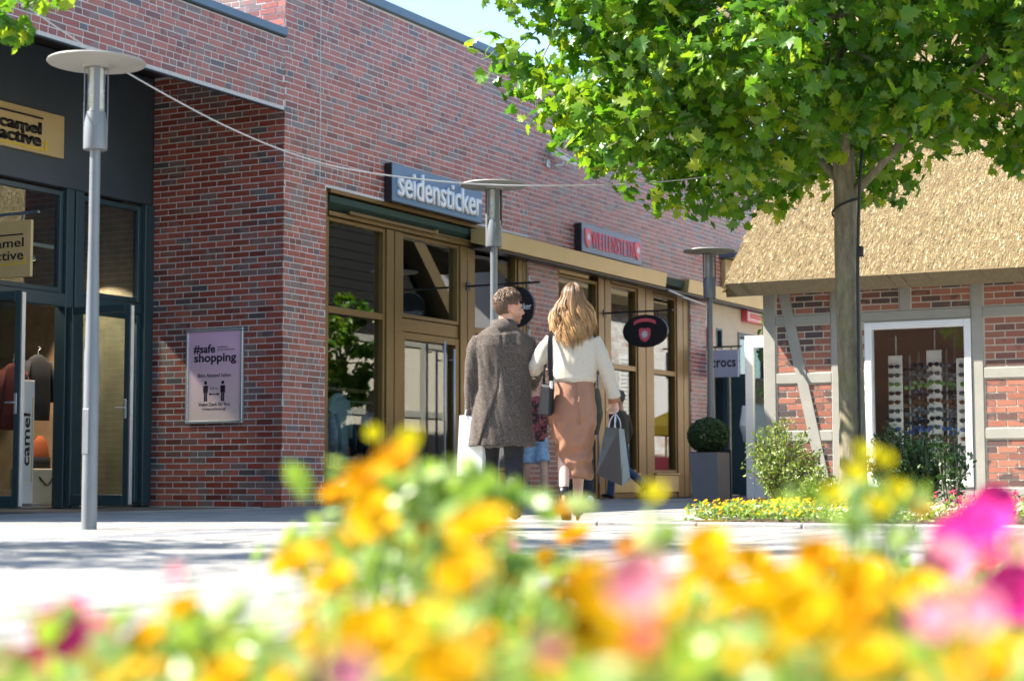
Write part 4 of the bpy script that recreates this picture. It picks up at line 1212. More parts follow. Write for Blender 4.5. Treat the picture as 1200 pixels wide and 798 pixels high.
# clipped box ball
def topiary(label, c, rad, seed):
    r = random.Random(seed); t = thing('box_ball', label, 'topiary', (c[0], c[1], c[2] - rad)); it = []
    obj('stem', tube(MB(), [(c[0], c[1], c[2] - rad), (c[0], c[1], c[2])], .03, 8), M['bark'], t)
    for k in range(7500):
        d = rnd_dir(r); s = r.uniform(.80, 1.02)
        it.append((Vector(c) + Vector((d.x, d.y, d.z * .86)) * rad * s, d * .8 + rnd_dir(r) * .8, r.uniform(0, 6.28), .030 * r.uniform(.7, 1.3)))
    obj('foliage', leaves(it, leaf_oval(.65)), M['box'], t, kind='stuff')
topiary('clipped round box ball growing in the tall grey planter', (2.87, 23.5, .93), .30, 3)

# bedding: low yellow and white flowers, ground cover
def low_flowers(name, label, test, n, size, zr, material, seed, leafn):
    r = random.Random(seed); it = []; m = MB(); lf = []
    while len(it) < n:
        x, y = r.uniform(6.8, 10.5), r.uniform(11.75, 15.5)
        if not test(x, y): continue
        z = .05 + r.uniform(*zr)
        it.append((Vector((x, y, z)), Vector((r.uniform(-.4, .4) - .3, r.uniform(-.4, .4) - .6, 1)), r.uniform(0, 6), size * r.uniform(.7, 1.3)))
    v = [(.5 * (1 if k % 2 == 0 else .62) * math.cos(math.pi * k / 5), .5 * (1 if k % 2 == 0 else .62) * math.sin(math.pi * k / 5), 0) for k in range(10)] + [(0, 0, -.12), (0, 0, .1)]
    fl = (v, [(k, (k + 1) % 10, 11) for k in range(10)] + [((k + 1) % 10, k, 10) for k in range(10)])
    root = thing(name, label, 'flowers', (8.2, 12.8, .04))
    obj('blooms', leaves(it, fl), material, root, kind='stuff')
    while len(lf) < leafn:
        x, y = r.uniform(6.8, 10.5), r.uniform(11.75, 15.5)
        if test(x, y): lf.append((Vector((x, y, .04 + r.uniform(0, zr[1] * .85))), rnd_dir(r, .6), r.uniform(0, 6), .05 * r.uniform(.6, 1.3)))
    obj('leaves', leaves(lf, LO), M['bed_leaf'], root, kind='stuff')
low_flowers('yellow_bedding', 'low carpet of small yellow flowers along the bed edge', lambda x, y: in_bed(x, y) and y < 14.4 and x < 8.45 - .1 * (y - 12), 620, .030, (.03, .13), M['petal_y'], 51, 2600)
low_flowers('white_bedding', 'low drift of small white flowers at the right of the bed', lambda x, y: in_bed(x, y) and y < 14.2 and 8.40 - .1 * (y - 12) < x < 9.1, 620, .022, (.02, .08), M['petal_w'], 52, 1200)
low_flowers('pink_bedding', 'small patch of crimson flowers at the right end of the bed', lambda x, y: in_bed(x, y) and y < 14.6 and 9.05 < x < 10.2, 240, .028, (.06, .20), M['petal_c'], 53, 900)
maple((3.92, 24.6, 0), 'slim young maple in the alley beside the cottage gable', (3.92, 24.6, 2.35), (.56, .75, 1.15), 44, 17, .035, 1.2, 34, .20, name='young_maple', single=0)

# unseen building added behind the camera to cut sky reflections in the glass
M['added_row_brick'] = mat('added_row_brick', (.20, .075, .055), .8, .2, 2)
SQ = thing('shop_row', 'unseen red shop row added behind the camera to block bright sky reflections', 'building', (12, -22, 0))
m = MB(); wall_cells(m, 'Y', -22.3, -22.0, -46, 40, 0, 7.2, [(-44 + k * 5.2, -40.6 + k * 5.2, 0, 3.2) for k in range(16)]); box(m, -46, 40, -30, -22.3, 7.0, 7.2); box(m, -46, -45.7, -30, -22.3, 0, 7.0); box(m, 39.7, 40, -30, -22.3, 0, 7.0)
obj('wall', m, M['added_row_brick'], SQ)
for k in range(16): obj('window', box(MB(), -44 + k * 5.2, -40.6 + k * 5.2, -22.2, -22.15, 0, 3.2), M['black'], SQ)
m = MB(); m.add([(-47, -21.4, 7.1), (41, -21.4, 7.1), (41, -26, 11), (-47, -26, 11), (-47, -30.6, 7.1), (41, -30.6, 7.1)], [(0, 1, 2, 3), (3, 2, 5, 4), (0, 3, 4), (1, 5, 2), (0, 4, 5, 1)])
obj('roof', m, M['anthracite'], SQ, fix=True)

# ------------------------------------------------------------------ foreground flowers (close to the lens, out of focus)
FLOWERS = [(11.238, 1.891, 0.357, 0.028, 'o', 'blurred orange flower standing tall left of the couple, the right one'), (11.088, 2.048, 0.333, 0.029, 'o', 'blurred orange flower standing tall left of the couple, the middle one'), (11.042, 2.06, 0.315, 0.028, 'o', 'blurred orange flower standing tall left of the couple, the left one'), (11.227, 1.85, 0.296, 0.03, 'y', 'blurred yellow flower standing tall left of the couple'), (11.086, 1.983, 0.245, 0.03, 'o', 'blurred orange flower in the upper row left of the couple, the left one'), (11.196, 1.736, 0.237, 0.028, 'y', 'blurred yellow flower in the upper row left of the couple, the left one'), (11.258, 1.722, 0.215, 0.028, 'y', 'blurred yellow flower in the middle row left of the couple, the left one'), (10.963, 2.239, 0.244, 0.031, 'o', 'blurred orange flower in the upper row left of the couple, the right one'), (11.174, 1.961, 0.267, 0.029, 'y', 'blurred yellow flower in the upper row left of the couple, the right one'), (11.064, 2.264, 0.263, 0.028, 'o', 'blurred orange flower in the upper row below the man, the right one'), (11.635, 1.405, 0.288, 0.032, 'y', 'blurred yellow flower in the upper row below the man'), (11.607, 1.428, 0.246, 0.03, 'y', 'blurred yellow flower in the middle row below the man, third of 4'), (10.899, 2.481, 0.218, 0.031, 'o', 'blurred orange flower in the upper row below the man, the left one'), (10.878, 2.445, 0.135, 0.029, 'o', 'blurred orange flower in the middle row left of the couple, the middle one'), (11.386, 1.725, 0.179, 0.031, 'y', 'blurred yellow flower in the middle row below the man, leftmost of 4'), (11.845, 0.988, 0.213, 0.028, 'y', 'blurred yellow flower along the bottom edge below the man, second of 4'), (11.569, 1.321, 0.195, 0.031, 'y', 'blurred yellow flower along the bottom edge left of the couple, ninth of 12'), (10.835, 2.285, 0.131, 0.021, 'o', 'blurred orange flower in the middle row left of the couple, the left one'), (11.079, 1.677, 0.183, 0.021, 'y', 'blurred yellow flower in the middle row at the far left'), (11.042, 1.661, 0.147, 0.028, 'y', 'blurred yellow flower along the bottom edge at the far left, third of 4'), (11.12, 1.477, 0.131, 0.028, 'y', 'blurred yellow flower along the bottom edge at the far left, leftmost of 4'), (11.187, 1.448, 0.131, 0.022, 'y', 'blurred yellow flower along the bottom edge at the far left, second of 4'), (11.148, 2.574, 0.242, 0.03, 'o', 'blurred orange flower in the upper row below the woman, the left one'), (11.045, 2.748, 0.279, 0.029, 'o', 'blurred orange flower standing tall below the woman'), (11.26, 2.552, 0.226, 0.028, 'o', 'blurred orange flower in the upper row below the woman, the right one'), (11.582, 1.909, 0.31, 0.013, 'g', 'blurred yellow-green flower bud standing tall below the woman'), (11.588, 2.065, 0.248, 0.032, 'y', 'blurred yellow flower in the upper row below the light green shrub, the left one'), (11.692, 1.821, 0.235, 0.029, 'o', 'blurred orange flower in the upper row below the light green shrub'), (11.533, 2.361, 0.216, 0.031, 'y', 'blurred yellow flower in the upper row below the light green shrub, the right one'), (11.885, 1.513, 0.237, 0.032, 'y', 'blurred yellow flower in the middle row below the light green shrub, fourth of 5'), (11.77, 1.949, 0.243, 0.03, 'o', 'blurred orange flower in the upper row below the maple trunk'), (11.877, 1.765, 0.231, 0.032, 'y', 'blurred yellow flower in the middle row below the maple trunk, leftmost of 5'), (11.967, 1.452, 0.227, 0.029, 'o', 'blurred orange flower in the middle row below the maple trunk, the left one'), (11.95, 1.373, 0.224, 0.031, 'y', 'blurred yellow flower in the middle row below the light green shrub, fifth of 5'), (11.782, 1.677, 0.215, 0.03, 'y', 'blurred yellow flower in the middle row below the light green shrub, third of 5'), (11.792, 1.357, 0.234, 0.032, 'y', 'blurred yellow flower in the middle row below the woman, the middle one'), (11.722, 1.452, 0.235, 0.031, 'o', 'blurred orange flower in the middle row below the woman, second of 4'), (11.829, 1.351, 0.222, 0.028, 'y', 'blurred yellow flower in the middle row below the woman, the right one'), (11.889, 1.177, 0.209, 0.028, 'y', 'blurred yellow flower along the bottom edge below the woman, fifth of 5'), (11.727, 1.458, 0.197, 0.028, 'o', 'blurred orange flower along the bottom edge below the woman'), (11.122, 2.527, 0.139, 0.031, 'o', 'blurred orange flower in the middle row below the woman, leftmost of 4'), (11.752, 2.358, 0.186, 0.03, 'y', 'blurred yellow flower in the middle row below the maple trunk, third of 5'), (11.804, 1.641, 0.16, 0.031, 'y', 'blurred yellow flower along the bottom edge below the light green shrub, the middle one'), (12.024, 1.292, 0.199, 0.029, 'y', 'blurred yellow flower along the bottom edge below the maple trunk'), (12.07, 1.461, 0.182, 0.029, 'o', 'blurred orange flower along the bottom edge at the far right, the right one'), (11.955, 1.758, 0.142, 0.029, 'y', 'blurred yellow flower along the bottom edge at the far right, leftmost of 7'), (11.956, 2.079, 0.14, 0.029, 'y', 'blurred yellow flower along the bottom edge at the far right, seventh of 7'), (11.487, 3.373, 0.274, 0.028, 'o', 'blurred orange flower standing tall below the maple trunk'), (11.349, 2.017, 0.138, 0.029, 'o', 'blurred orange flower along the bottom edge below the man, the right one'), (11.088, 2.449, 0.163, 0.032, 'y', 'blurred yellow flower in the middle row below the man, fourth of 4'), (11.658, 1.527, 0.157, 0.031, 'y', 'blurred yellow flower along the bottom edge below the woman, third of 5'), (11.597, 1.935, 0.195, 0.031, 'o', 'blurred orange flower in the middle row below the woman, fourth of 4'), (11.696, 1.772, 0.136, 0.032, 'y', 'blurred yellow flower along the bottom edge below the light green shrub, the left one'), (11.79, 1.84, 0.13, 0.03, 'o', 'blurred orange flower along the bottom edge below the light green shrub, the right one'), (10.945, 2.869, 0.182, 0.031, 'y', 'blurred yellow flower in the upper row below the woman'), (11.481, 1.673, 0.167, 0.027, 'o', 'blurred orange flower along the bottom edge below the man, the left one'), (11.417, 1.621, 0.146, 0.032, 'y', 'blurred yellow flower along the bottom edge left of the couple, twelfth of 12'), (11.233, 1.694, 0.131, 0.02, 'o', 'blurred orange flower along the bottom edge left of the couple, the left one'), (11.776, 2.282, 0.147, 0.031, 'o', 'blurred orange flower in the middle row below the maple trunk, the right one'), (11.825, 2.329, 0.129, 0.03, 'y', 'blurred yellow flower along the bottom edge at the far right, second of 7'), (11.748, 2.275, 0.351, 0.014, 'g', 'blurred yellow-green flower bud standing tall below the maple trunk, fourth of 5'), (11.725, 2.259, 0.362, 0.013, 'g', 'blurred yellow-green flower bud standing tall below the maple trunk, third of 5'), (11.749, 2.327, 0.31, 0.015, 'g', 'blurred yellow-green flower bud standing tall below the maple trunk, fifth of 5'), (11.707, 2.199, 0.307, 0.014, 'g', 'blurred yellow-green flower bud standing tall below the maple trunk, leftmost of 5'), (11.289, 1.848, 0.375, 0.014, 'g', 'blurred yellow-green flower bud standing tall below the man'), (10.954, 2.288, 0.398, 0.013, 'g', 'blurred yellow-green flower bud standing tall left of the couple'), (11.75, 2.142, 0.332, 0.015, 'g', 'blurred yellow-green flower bud standing tall below the maple trunk, second of 5'), (11.761, 2.203, 0.291, 0.015, 'g', 'blurred yellow-green flower bud in the upper row below the maple trunk'), (10.999, 1.558, 0.159, 0.027, 'm', 'blurred magenta petunia along the bottom edge at the far left, the left one'), (10.988, 1.632, 0.141, 0.029, 'm', 'blurred magenta petunia along the bottom edge at the far left, the right one'), (10.963, 1.615, 0.179, 0.017, 'm', 'blurred magenta petunia in the middle row at the far left'), (11.92, 1.122, 0.265, 0.019, 'p', 'blurred pink petunia in the middle row below the woman'), (11.892, 2.202, 0.28, 0.028, 'm', 'blurred magenta petunia in the upper row at the far right, the right one'), (11.847, 2.279, 0.256, 0.031, 'm', 'blurred magenta petunia in the upper row at the far right, the left one'), (11.615, 3.441, 0.282, 0.033, 'm', 'blurred magenta petunia standing tall at the far right'), (12.007, 1.859, 0.219, 0.027, 'm', 'blurred magenta petunia in the middle row at the far right'), (11.841, 2.23, 0.228, 0.028, 'p', 'blurred pink petunia in the upper row at the far right, the left one'), (11.832, 2.437, 0.236, 0.023, 'c', 'blurred crimson petunia in the upper row at the far right'), (11.864, 1.095, 0.221, 0.008, 'p', 'blurred pink petunia along the bottom edge below the woman'), (11.921, 1.126, 0.227, 0.009, 'c', 'blurred crimson petunia along the bottom edge below the woman'), (11.74, 1.03, 0.202, 0.015, 'p', 'blurred pink petunia along the bottom edge left of the couple, the right one'), (11.1, 1.937, 0.131, 0.019, 'p', 'blurred pink petunia along the bottom edge left of the couple, the left one'), (11.041, 1.464, 0.131, 0.019, 'c', 'blurred crimson petunia along the bottom edge at the far left'), (11.072, 1.67, 0.223, 0.011, 'p', 'blurred pink petunia in the middle row at the far left'), (10.724, 2.961, 0.261, 0.023, 'p', 'blurred pink petunia in the upper row below the man, the left one'), (12.096, 1.219, 0.24, 0.013, 'p', 'blurred pink petunia in the middle row at the far right, the left one'), (12.124, 1.234, 0.243, 0.013, 'p', 'blurred pink petunia in the middle row at the far right, the right one'), (11.831, 2.684, 0.227, 0.025, 'p', 'blurred pink petunia in the upper row at the far right, the right one'), (10.789, 3.001, 0.202, 0.021, 'p', 'blurred pink petunia in the upper row below the man, the right one'), (10.941, 1.536, 0.131, 0.015, 'p', 'blurred pink petunia along the bottom edge at the far left'), (11.557, 2.258, 0.13, 0.019, 'p', 'blurred pink petunia along the bottom edge below the light green shrub'), (10.928, 3.08, 0.164, 0.021, 'p', 'blurred pink petunia in the upper row below the woman'), (11.732, 1.86, 0.141, 0.027, 'o', 'blurred orange flower along the bottom edge below the light green shrub, the left one'), (11.913, 2.084, 0.129, 0.03, 'y', 'blurred yellow flower along the bottom edge at the far right, third of 7'), (11.321, 1.69, 0.165, 0.029, 'y', 'blurred yellow flower along the bottom edge left of the couple, eighth of 12'), (11.765, 1.827, 0.13, 0.019, 'y', 'blurred yellow flower along the bottom edge below the light green shrub, the right one'), (11.42, 2.289, 0.15, 0.031, 'o', 'blurred orange flower in the middle row below the woman, third of 4'), (11.408, 2.583, 0.163, 0.029, 'y', 'blurred yellow flower in the middle row below the light green shrub, second of 5'), (11.534, 1.692, 0.13, 0.026, 'y', 'blurred yellow flower along the bottom edge below the man, fourth of 4'), (11.404, 1.743, 0.131, 0.021, 'y', 'blurred yellow flower along the bottom edge below the man, third of 4'), (11.355, 2.853, 0.13, 0.029, 'o', 'blurred orange flower in the middle row below the light green shrub'), (11.656, 2.813, 0.129, 0.03, 'y', 'blurred yellow flower in the middle row below the maple trunk, fifth of 5'), (11.97, 1.967, 0.129, 0.021, 'y', 'blurred yellow flower along the bottom edge at the far right, sixth of 7'), (11.87, 2.325, 0.129, 0.03, 'y', 'blurred yellow flower along the bottom edge at the far right, fourth of 7'), (11.499, 1.645, 0.13, 0.025, 'o', 'blurred orange flower along the bottom edge below the man, the middle one'), (11.964, 1.944, 0.129, 0.021, 'y', 'blurred yellow flower along the bottom edge at the far right, fifth of 7'), (11.159, 2.591, 0.134, 0.03, 'y', 'blurred yellow flower in the middle row below the woman, the left one'), (11.11, 2.071, 0.147, 0.031, 'y', 'blurred yellow flower in the middle row left of the couple, the right one'), (11.228, 1.795, 0.131, 0.024, 'o', 'blurred orange flower along the bottom edge left of the couple, the right one'), (11.513, 1.781, 0.13, 0.024, 'y', 'blurred yellow flower along the bottom edge below the woman, leftmost of 5'), (11.341, 2.126, 0.13, 0.032, 'y', 'blurred yellow flower along the bottom edge below the woman, second of 5'), (11.42, 1.574, 0.131, 0.018, 'y', 'blurred yellow flower along the bottom edge left of the couple, eleventh of 12'), (11.812, 1.912, 0.13, 0.019, 'o', 'blurred orange flower along the bottom edge below the maple trunk'), (11.769, 2.149, 0.159, 0.028, 'y', 'blurred yellow flower in the middle row below the maple trunk, second of 5'), (10.856, 2.36, 0.155, 0.03, 'y', 'blurred yellow flower in the middle row left of the couple, the middle one'), (11.88, 2.265, 0.173, 0.03, 'y', 'blurred yellow flower in the middle row at the far right, the right one'), (11.951, 1.889, 0.13, 0.021, 'o', 'blurred orange flower along the bottom edge at the far right, the left one'), (11.432, 2.021, 0.138, 0.031, 'y', 'blurred yellow flower along the bottom edge below the woman, fourth of 5'), (11.344, 1.765, 0.131, 0.028, 'y', 'blurred yellow flower along the bottom edge below the man, leftmost of 4'), (11.899, 1.902, 0.212, 0.028, 'y', 'blurred yellow flower in the middle row below the maple trunk, fourth of 5'), (11.196, 1.978, 0.152, 0.03, 'o', 'blurred orange flower in the middle row left of the couple, the right one'), (11.896, 2.075, 0.171, 0.03, 'y', 'blurred yellow flower in the middle row at the far right, the left one'), (11.423, 2.469, 0.13, 0.03, 'y', 'blurred yellow flower in the middle row below the light green shrub, leftmost of 5'), (11.005, 2.46, 0.149, 0.029, 'y', 'blurred yellow flower in the middle row below the man, second of 4'), (11.817, 1.762, 0.13, 0.019, 'o', 'blurred orange flower along the bottom edge below the light green shrub, the middle one'), (11.423, 1.558, 0.131, 0.023, 'y', 'blurred yellow flower along the bottom edge left of the couple, tenth of 12'), (11.107, 1.696, 0.138, 0.027, 'y', 'blurred yellow flower along the bottom edge at the far left, fourth of 4'), (11.239, 1.72, 0.131, 0.024, 'y', 'blurred yellow flower along the bottom edge left of the couple, sixth of 12'), (11.182, 1.455, 0.131, 0.018, 'o', 'blurred orange flower along the bottom edge at the far left, the left one'), (11.261, 1.535, 0.131, 0.019, 'y', 'blurred yellow flower along the bottom edge left of the couple, second of 12'), (11.34, 1.531, 0.131, 0.024, 'y', 'blurred yellow flower along the bottom edge left of the couple, third of 12'), (11.205, 1.749, 0.145, 0.025, 'y', 'blurred yellow flower along the bottom edge left of the couple, fifth of 12'), (11.182, 1.492, 0.131, 0.021, 'o', 'blurred orange flower along the bottom edge at the far left, the right one'), (11.292, 1.478, 0.131, 0.026, 'y', 'blurred yellow flower along the bottom edge left of the couple, leftmost of 12'), (11.277, 1.74, 0.131, 0.025, 'y', 'blurred yellow flower along the bottom edge left of the couple, seventh of 12'), (11.221, 1.698, 0.131, 0.023, 'y', 'blurred yellow flower along the bottom edge left of the couple, fourth of 12')]
def petal_ring(m, n, r0, r1, wd, cup, z0=0.0, rows=4, ruff=.0, rr=random):
    "n petals, each a small curved sheet with a rounded tip"
    for k in range(n):
        a = 2 * math.pi * (k + rr.uniform(-.1, .1)) / n; ca, sa = math.cos(a), math.sin(a)
        o = len(m.v); prof = [(0, .35), (.4, .85), (.75, 1.0), (1, .55)]
        for t, wv in prof:
            rad = r0 + (r1 - r0) * t; z = z0 + cup * t * t + ruff * rr.uniform(-1, 1)
            for s in (-1, 0, 1):
                w_ = s * wd * wv; zz = z + abs(s) * .06 * r1
                m.v.append((ca * rad - sa * w_, sa * rad + ca * w_, zz))
        for i in range(3):
            for s in range(2):
                b = o + i * 3 + s; m.f.append((b, b + 1, b + 4, b + 3))
rf = random.Random(77)
M['stem'] = mat('flower_stem', (.10, .20, .04), .6, .2, 20)
M['eye_m'] = mat('flower_throat', (.50, .005, .16), .6, .2, 60)
M['eye_y'] = mat('flower_centre', (.80, .45, .02), .7, .2, 60)
def make_bloom(kind):
    ms = []
    if kind in 'oy':
        m = MB(); petal_ring(m, 9, .10, 1.0, .36, .16, rr=rf, ruff=.03); petal_ring(m, 8, .08, .72, .30, .32, .05, rr=rf, ruff=.03); petal_ring(m, 6, .05, .42, .22, .34, .1, rr=rf)
    elif kind in 'mpc':
        m = MB(); petal_ring(m, 5, .03, 1.0, .66, .20, rr=rf, ruff=.02)
    else:
        m = MB(); petal_ring(m, 6, .1, .9, .4, 1.1, rr=rf)
    e = ellipsoid(MB(), (0, 0, .10), (.16, .16, .12), 10, 6)
    return m, e
BL = {}
names = {'o': ('orange_flower', 'petal_o', 'orange'), 'y': ('yellow_flower', 'petal_y', 'yellow'), 'm': ('petunia', 'petal_m', 'magenta'), 'p': ('petunia', 'petal_p', 'pink'), 'c': ('petunia', 'petal_c', 'crimson'), 'g': ('flower_bud', 'petal_g', 'yellow-green')}
for k in names:
    bm_, em_ = make_bloom(k)
    b = bpy.data.meshes.new('bloom'); b.from_pydata(bm_.v, [], bm_.f); b.polygons.foreach_set('use_smooth', [True] * len(b.polygons)); b.materials.append(M[names[k][1]])
    e = bpy.data.meshes.new('centre'); e.from_pydata(em_.v, [], em_.f); e.materials.append(M['eye_y'] if k in 'oyg' else M['eye_m'])
    BL[k] = (b, e)
near_leaves = []
for (x, y, z, rad, k, lab) in FLOWERS:
    nm, _, cname = names[k]
    nr = Vector((rf.uniform(-.3, .3) + .30, rf.uniform(-.3, .3) - .75, .75 + rf.uniform(-.2, .3))).normalized()
    gx, gy = x + rf.uniform(-.05, .05), y + rf.uniform(-.05, .05)
    if k in 'mpc': nr = Vector((.30, -.72, .34)) + rnd_dir(rf) * .30; nr.normalize()
    t = thing(nm, lab, 'flower', (gx, gy, .04), 'blurred %s flowers in the front bed' % cname)
    Q = rot_to(nr, rf.uniform(0, 6)).to_4x4()
    for me, n_ in zip(BL[k], ('bloom', 'flower_centre')):
        o = bpy.data.objects.new(n_, me); COL.objects.link(o); o.parent = t
        o.matrix_local = Matrix.Translation((x - gx, y - gy, z - .04)) @ Q @ Matrix.Diagonal((rad * (1.2 if k == 'm' else .98 if k in 'oy' else 1.15),) * 3 + (1,))
    c = Vector((x, y, z)) - nr * rad * .05
    obj('stem', tube(MB(), spline([(gx, gy, .04), ((gx + x) / 2 + .01, (gy + y) / 2, .04 + (z - .04) * .6), c - nr * .03, c], 4), .0028, 5), M['stem'], t, smooth=True)
    near_leaves.append((x, y, z, k, lab))
# foliage under and between the flowers
it = []
for x, y, z, k, lab in near_leaves:
    if 'below the woman' in lab and k == 'o' and 'middle' not in lab: continue
    for _ in range(11 if k != 'g' else 10):
        q = Vector((x + rf.gauss(0, .05), y + rf.gauss(0, .05), z - rf.uniform(.03, .16 if k != 'g' else .20))) + FWD * .07
        if q.z > .05: it.append((q, rnd_dir(rf, .7), rf.uniform(0, 6), .045 * rf.uniform(.6, 1.4)))
#P_CLUMP = [(482, 545), (505, 560), (560, 575), (590, 565), (470, 600), (520, 600), (300, 735), (260, 750), (330, 760), (230, 770), (290, 780), (470, 670), (640, 660), (700, 655)]
def clump(r_, f_, z, n, s):   # r_ right, f_ forward of the photographer's spot
    p = CAMP + FWD * f_ + RGT * r_
    for _ in range(int(n * .7)):
        q = Vector((p.x + rf.gauss(0, s), p.y + rf.gauss(0, s), max(.05, z - abs(rf.gauss(0, s * .9)))))
        it.append((q, rnd_dir(rf, .6), rf.uniform(0, 6), .05 * rf.uniform(.6, 1.4)))
shoots = MB()
for f_, r_, z, n, s in [(2.6,-0.147,0.361,70,0.05),(2.7,-0.123,0.336,60,0.05),(2.6,-0.037,0.321,90,0.036),(2.8,-0.074,0.295,80,0.06),(3.0,-0.231,0.336,60,0.06),(3.1,-0.194,0.261,80,0.08),(2.9,-0.111,0.224,80,0.07),(3.0,-0.022,0.206,60,0.05),(3.1,-0.298,0.246,60,0.07),(2.3,-0.331,0.142,150,0.1),(2.2,-0.365,0.13,140,0.09),(2.1,-0.267,0.129,120,0.08),(2.1,-0.378,0.119,110,0.08),(2.0,-0.413,0.119,70,0.07),(1.9,-0.456,0.126,60,0.06),(2.6,0.112,0.217,60,0.06),(2.4,0.046,0.186,60,0.06),(2.6,0.499,0.323,24,0.035),(2.6,0.543,0.323,24,0.04),(2.2,0.571,0.145,60,0.07),(2.4,0.668,0.174,50,0.06),(1.9,-0.036,0.153,80,0.07),(2.0,0.192,0.163,60,0.07),(1.8,0.259,0.163,60,0.06),(1.8,0.389,0.154,60,0.06),(1.7,0.082,0.156,60,0.06)]:
    clump(r_, f_, z, n, s)
    p = CAMP + FWD * f_ + RGT * r_
    for k in range(3): tube(shoots, [(p.x + rf.uniform(-.03, .03), p.y + rf.uniform(-.03, .03), .03), (p.x + rf.uniform(-.02, .02), p.y, z * .9)], .003, 4)
obj('front_shoots', shoots, M['stem'], kind='stuff')
obj('front_foliage', leaves(it, leaf_oval(.6)), M['bed_leaf'], kind='stuff')
it = []
r = random.Random(8)
while len(it) < 5200:
    f_ = r.uniform(.7, 5.4); r_ = r.uniform(-1.4, 2.4)
    p = CAMP + FWD * f_ + RGT * r_
    if not in_front_bed(p.x, p.y): continue
    if f_ > 2.6 and r_ < -.25 + .1 * f_: continue
    it.append((Vector((p.x, p.y, .05 + r.random() ** 1.4 * (.14 if f_ < 2.2 else .05))), rnd_dir(r, .7), r.uniform(0, 6), .05 * r.uniform(.6, 1.4)))
obj('ground_foliage', leaves(it, leaf_oval(.6)), M['bed_leaf'], kind='stuff')

# ------------------------------------------------------------------ people
def attr_skin(name, base, rough=.5):
    t = NT(name); a = t.n('ShaderNodeAttribute'); a.attribute_name = 'tint'
    f = t.noise(30, 4)
    c = t.mix(.3, a.outputs['Color'], t.ramp(f, [(.3, (.4, .4, .4)), (.7, (.6, .6, .6))]), 'OVERLAY')
    t.set(Base_Color=c, Roughness=rough); return t.m
M['tinted_skin'] = attr_skin('skin_tinted', (.5, .3, .2))
def hair_mat():
    t = NT('hair'); a = t.n('ShaderNodeAttribute'); a.attribute_name = 'tint'
    g = t.n('ShaderNodeNewGeometry')
    c = t.mix(.55, a.outputs['Color'], t.ramp(g.outputs['Random Per Island'], [(0, (.25, .25, .25)), (1, (.78, .76, .72))]), 'OVERLAY')
    t.set(Base_Color=c, Roughness=.42, Specular_IOR_Level=.5); return t.m
M['hair'] = hair_mat()
def tweed():
    t = NT('coat_tweed')
    v = t.n('ShaderNodeTexVoronoi'); v.inputs['Scale'].default_value = 260
    t.l(t.coord('Object'), v.inputs['Vector'])
    f = t.noise(185, 3, .7); g = t.noise(9, 3)
    c = t.ramp(f, [(.34, (.030, .024, .020)), (.5, (.085, .068, .056)), (.68, (.24, .21, .185))])
    c = t.mix(.35, c, t.ramp(v.outputs['Color'], [(.2, (.1, .1, .1)), (.8, (.75, .72, .68))]), 'OVERLAY')
    c = t.mix(.2, c, t.ramp(g, [(.3, (.3, .3, .3)), (.7, (.65, .65, .65))]), 'OVERLAY')
    t.set(Base_Color=c, Roughness=.95, Specular_IOR_Level=.15, Sheen_Weight=.12); t.bump(f, .55, .004); return t.m
M['tweed'] = tweed()
def knit():
    t = NT('sweater_knit')
    w = t.n('ShaderNodeTexWave'); w.inputs['Scale'].default_value = 70; w.inputs['Distortion'].default_value = 2.5; w.inputs['Detail'].default_value = 2; w.bands_direction = 'Z'
    t.l(t.coord('Object'), w.inputs['Vector'])
    f = t.noise(120, 3)
    t.set(Base_Color=t.ramp(f, [(.3, (.52, .455, .36)), (.7, (.66, .59, .48))]), Roughness=.9, Specular_IOR_Level=.15, Sheen_Weight=.2)
    t.bump(t.math('ADD', w.outputs['Fac'], f), .35, .004); return t.m
M['knit'] = knit()
M['skirt'] = mat('skirt_cloth', (.30, .137, .078), .55, .07, 14, bump=.15, bscale=300, bdist=.001)
M['pattern_shirt'] = NT('patterned_shirt').m
def pat():
    t = NT('shirt_red_pattern'); f = t.noise(16, 4, .6, dist=1.2)
    t.set(Base_Color=t.ramp(f, [(.44, (.02, .016, .02)), (.50, (.28, .05, .05)), (.62, (.36, .10, .08))], 'CONSTANT'), Roughness=.8); return t.m
M['pattern_shirt'] = pat()
M['denim_light'] = mat('denim_light', (.24, .34, .46), .85, .25, 22)
M['jacket_olive'] = mat('jacket_dark_olive', (.055, .055, .038), .8, .2, 12)
M['blouse'] = mat('blouse_white', (.66, .68, .71), .8, .05, 12)

def head(m, c, yaw, s=1.0):
    Rz = Matrix.Rotation(yaw, 3, 'Z'); c = Vector(c)
    T = lambda p: c + Rz @ (Vector(p) * s)
    def E(p, r): ellipsoid(m, T(p), tuple(q * s for q in r), 18, 12, Rz)
    def U(P, rr): tube(m, [T(p) for p in P], [q * s for q in rr], 10)
    E((0, -.018, .035), (.076, .098, .098)); E((0, .030, -.025), (.060, .068, .085)); E((0, .025, -.07), (.054, .060, .045)); E((0, .070, -.098), (.026, .022, .020))
    U([(0, .088, .018), (0, .106, -.010), (0, .118, -.030), (0, .100, -.040)], [.008, .011, .014, .011])
    U([(-.045, .078, .028), (0, .094, .026), (.045, .078, .028)], [.010, .012, .010])
    E((0, .092, -.064), (.022, .014, .007)); E((0, .090, -.074), (.020, .014, .008))
    for q in (-1, 1):
        E((q * .077, -.008, -.008), (.010, .022, .034)); E((q * .074, .000, -.034), (.008, .010, .013)); E((q * .046, .062, -.03), (.022, .024, .022))
    U([(0, -.020, -.03), (0, -.028, -.12), (0, -.035, -.24)], [.060, .056, .066])
    return T

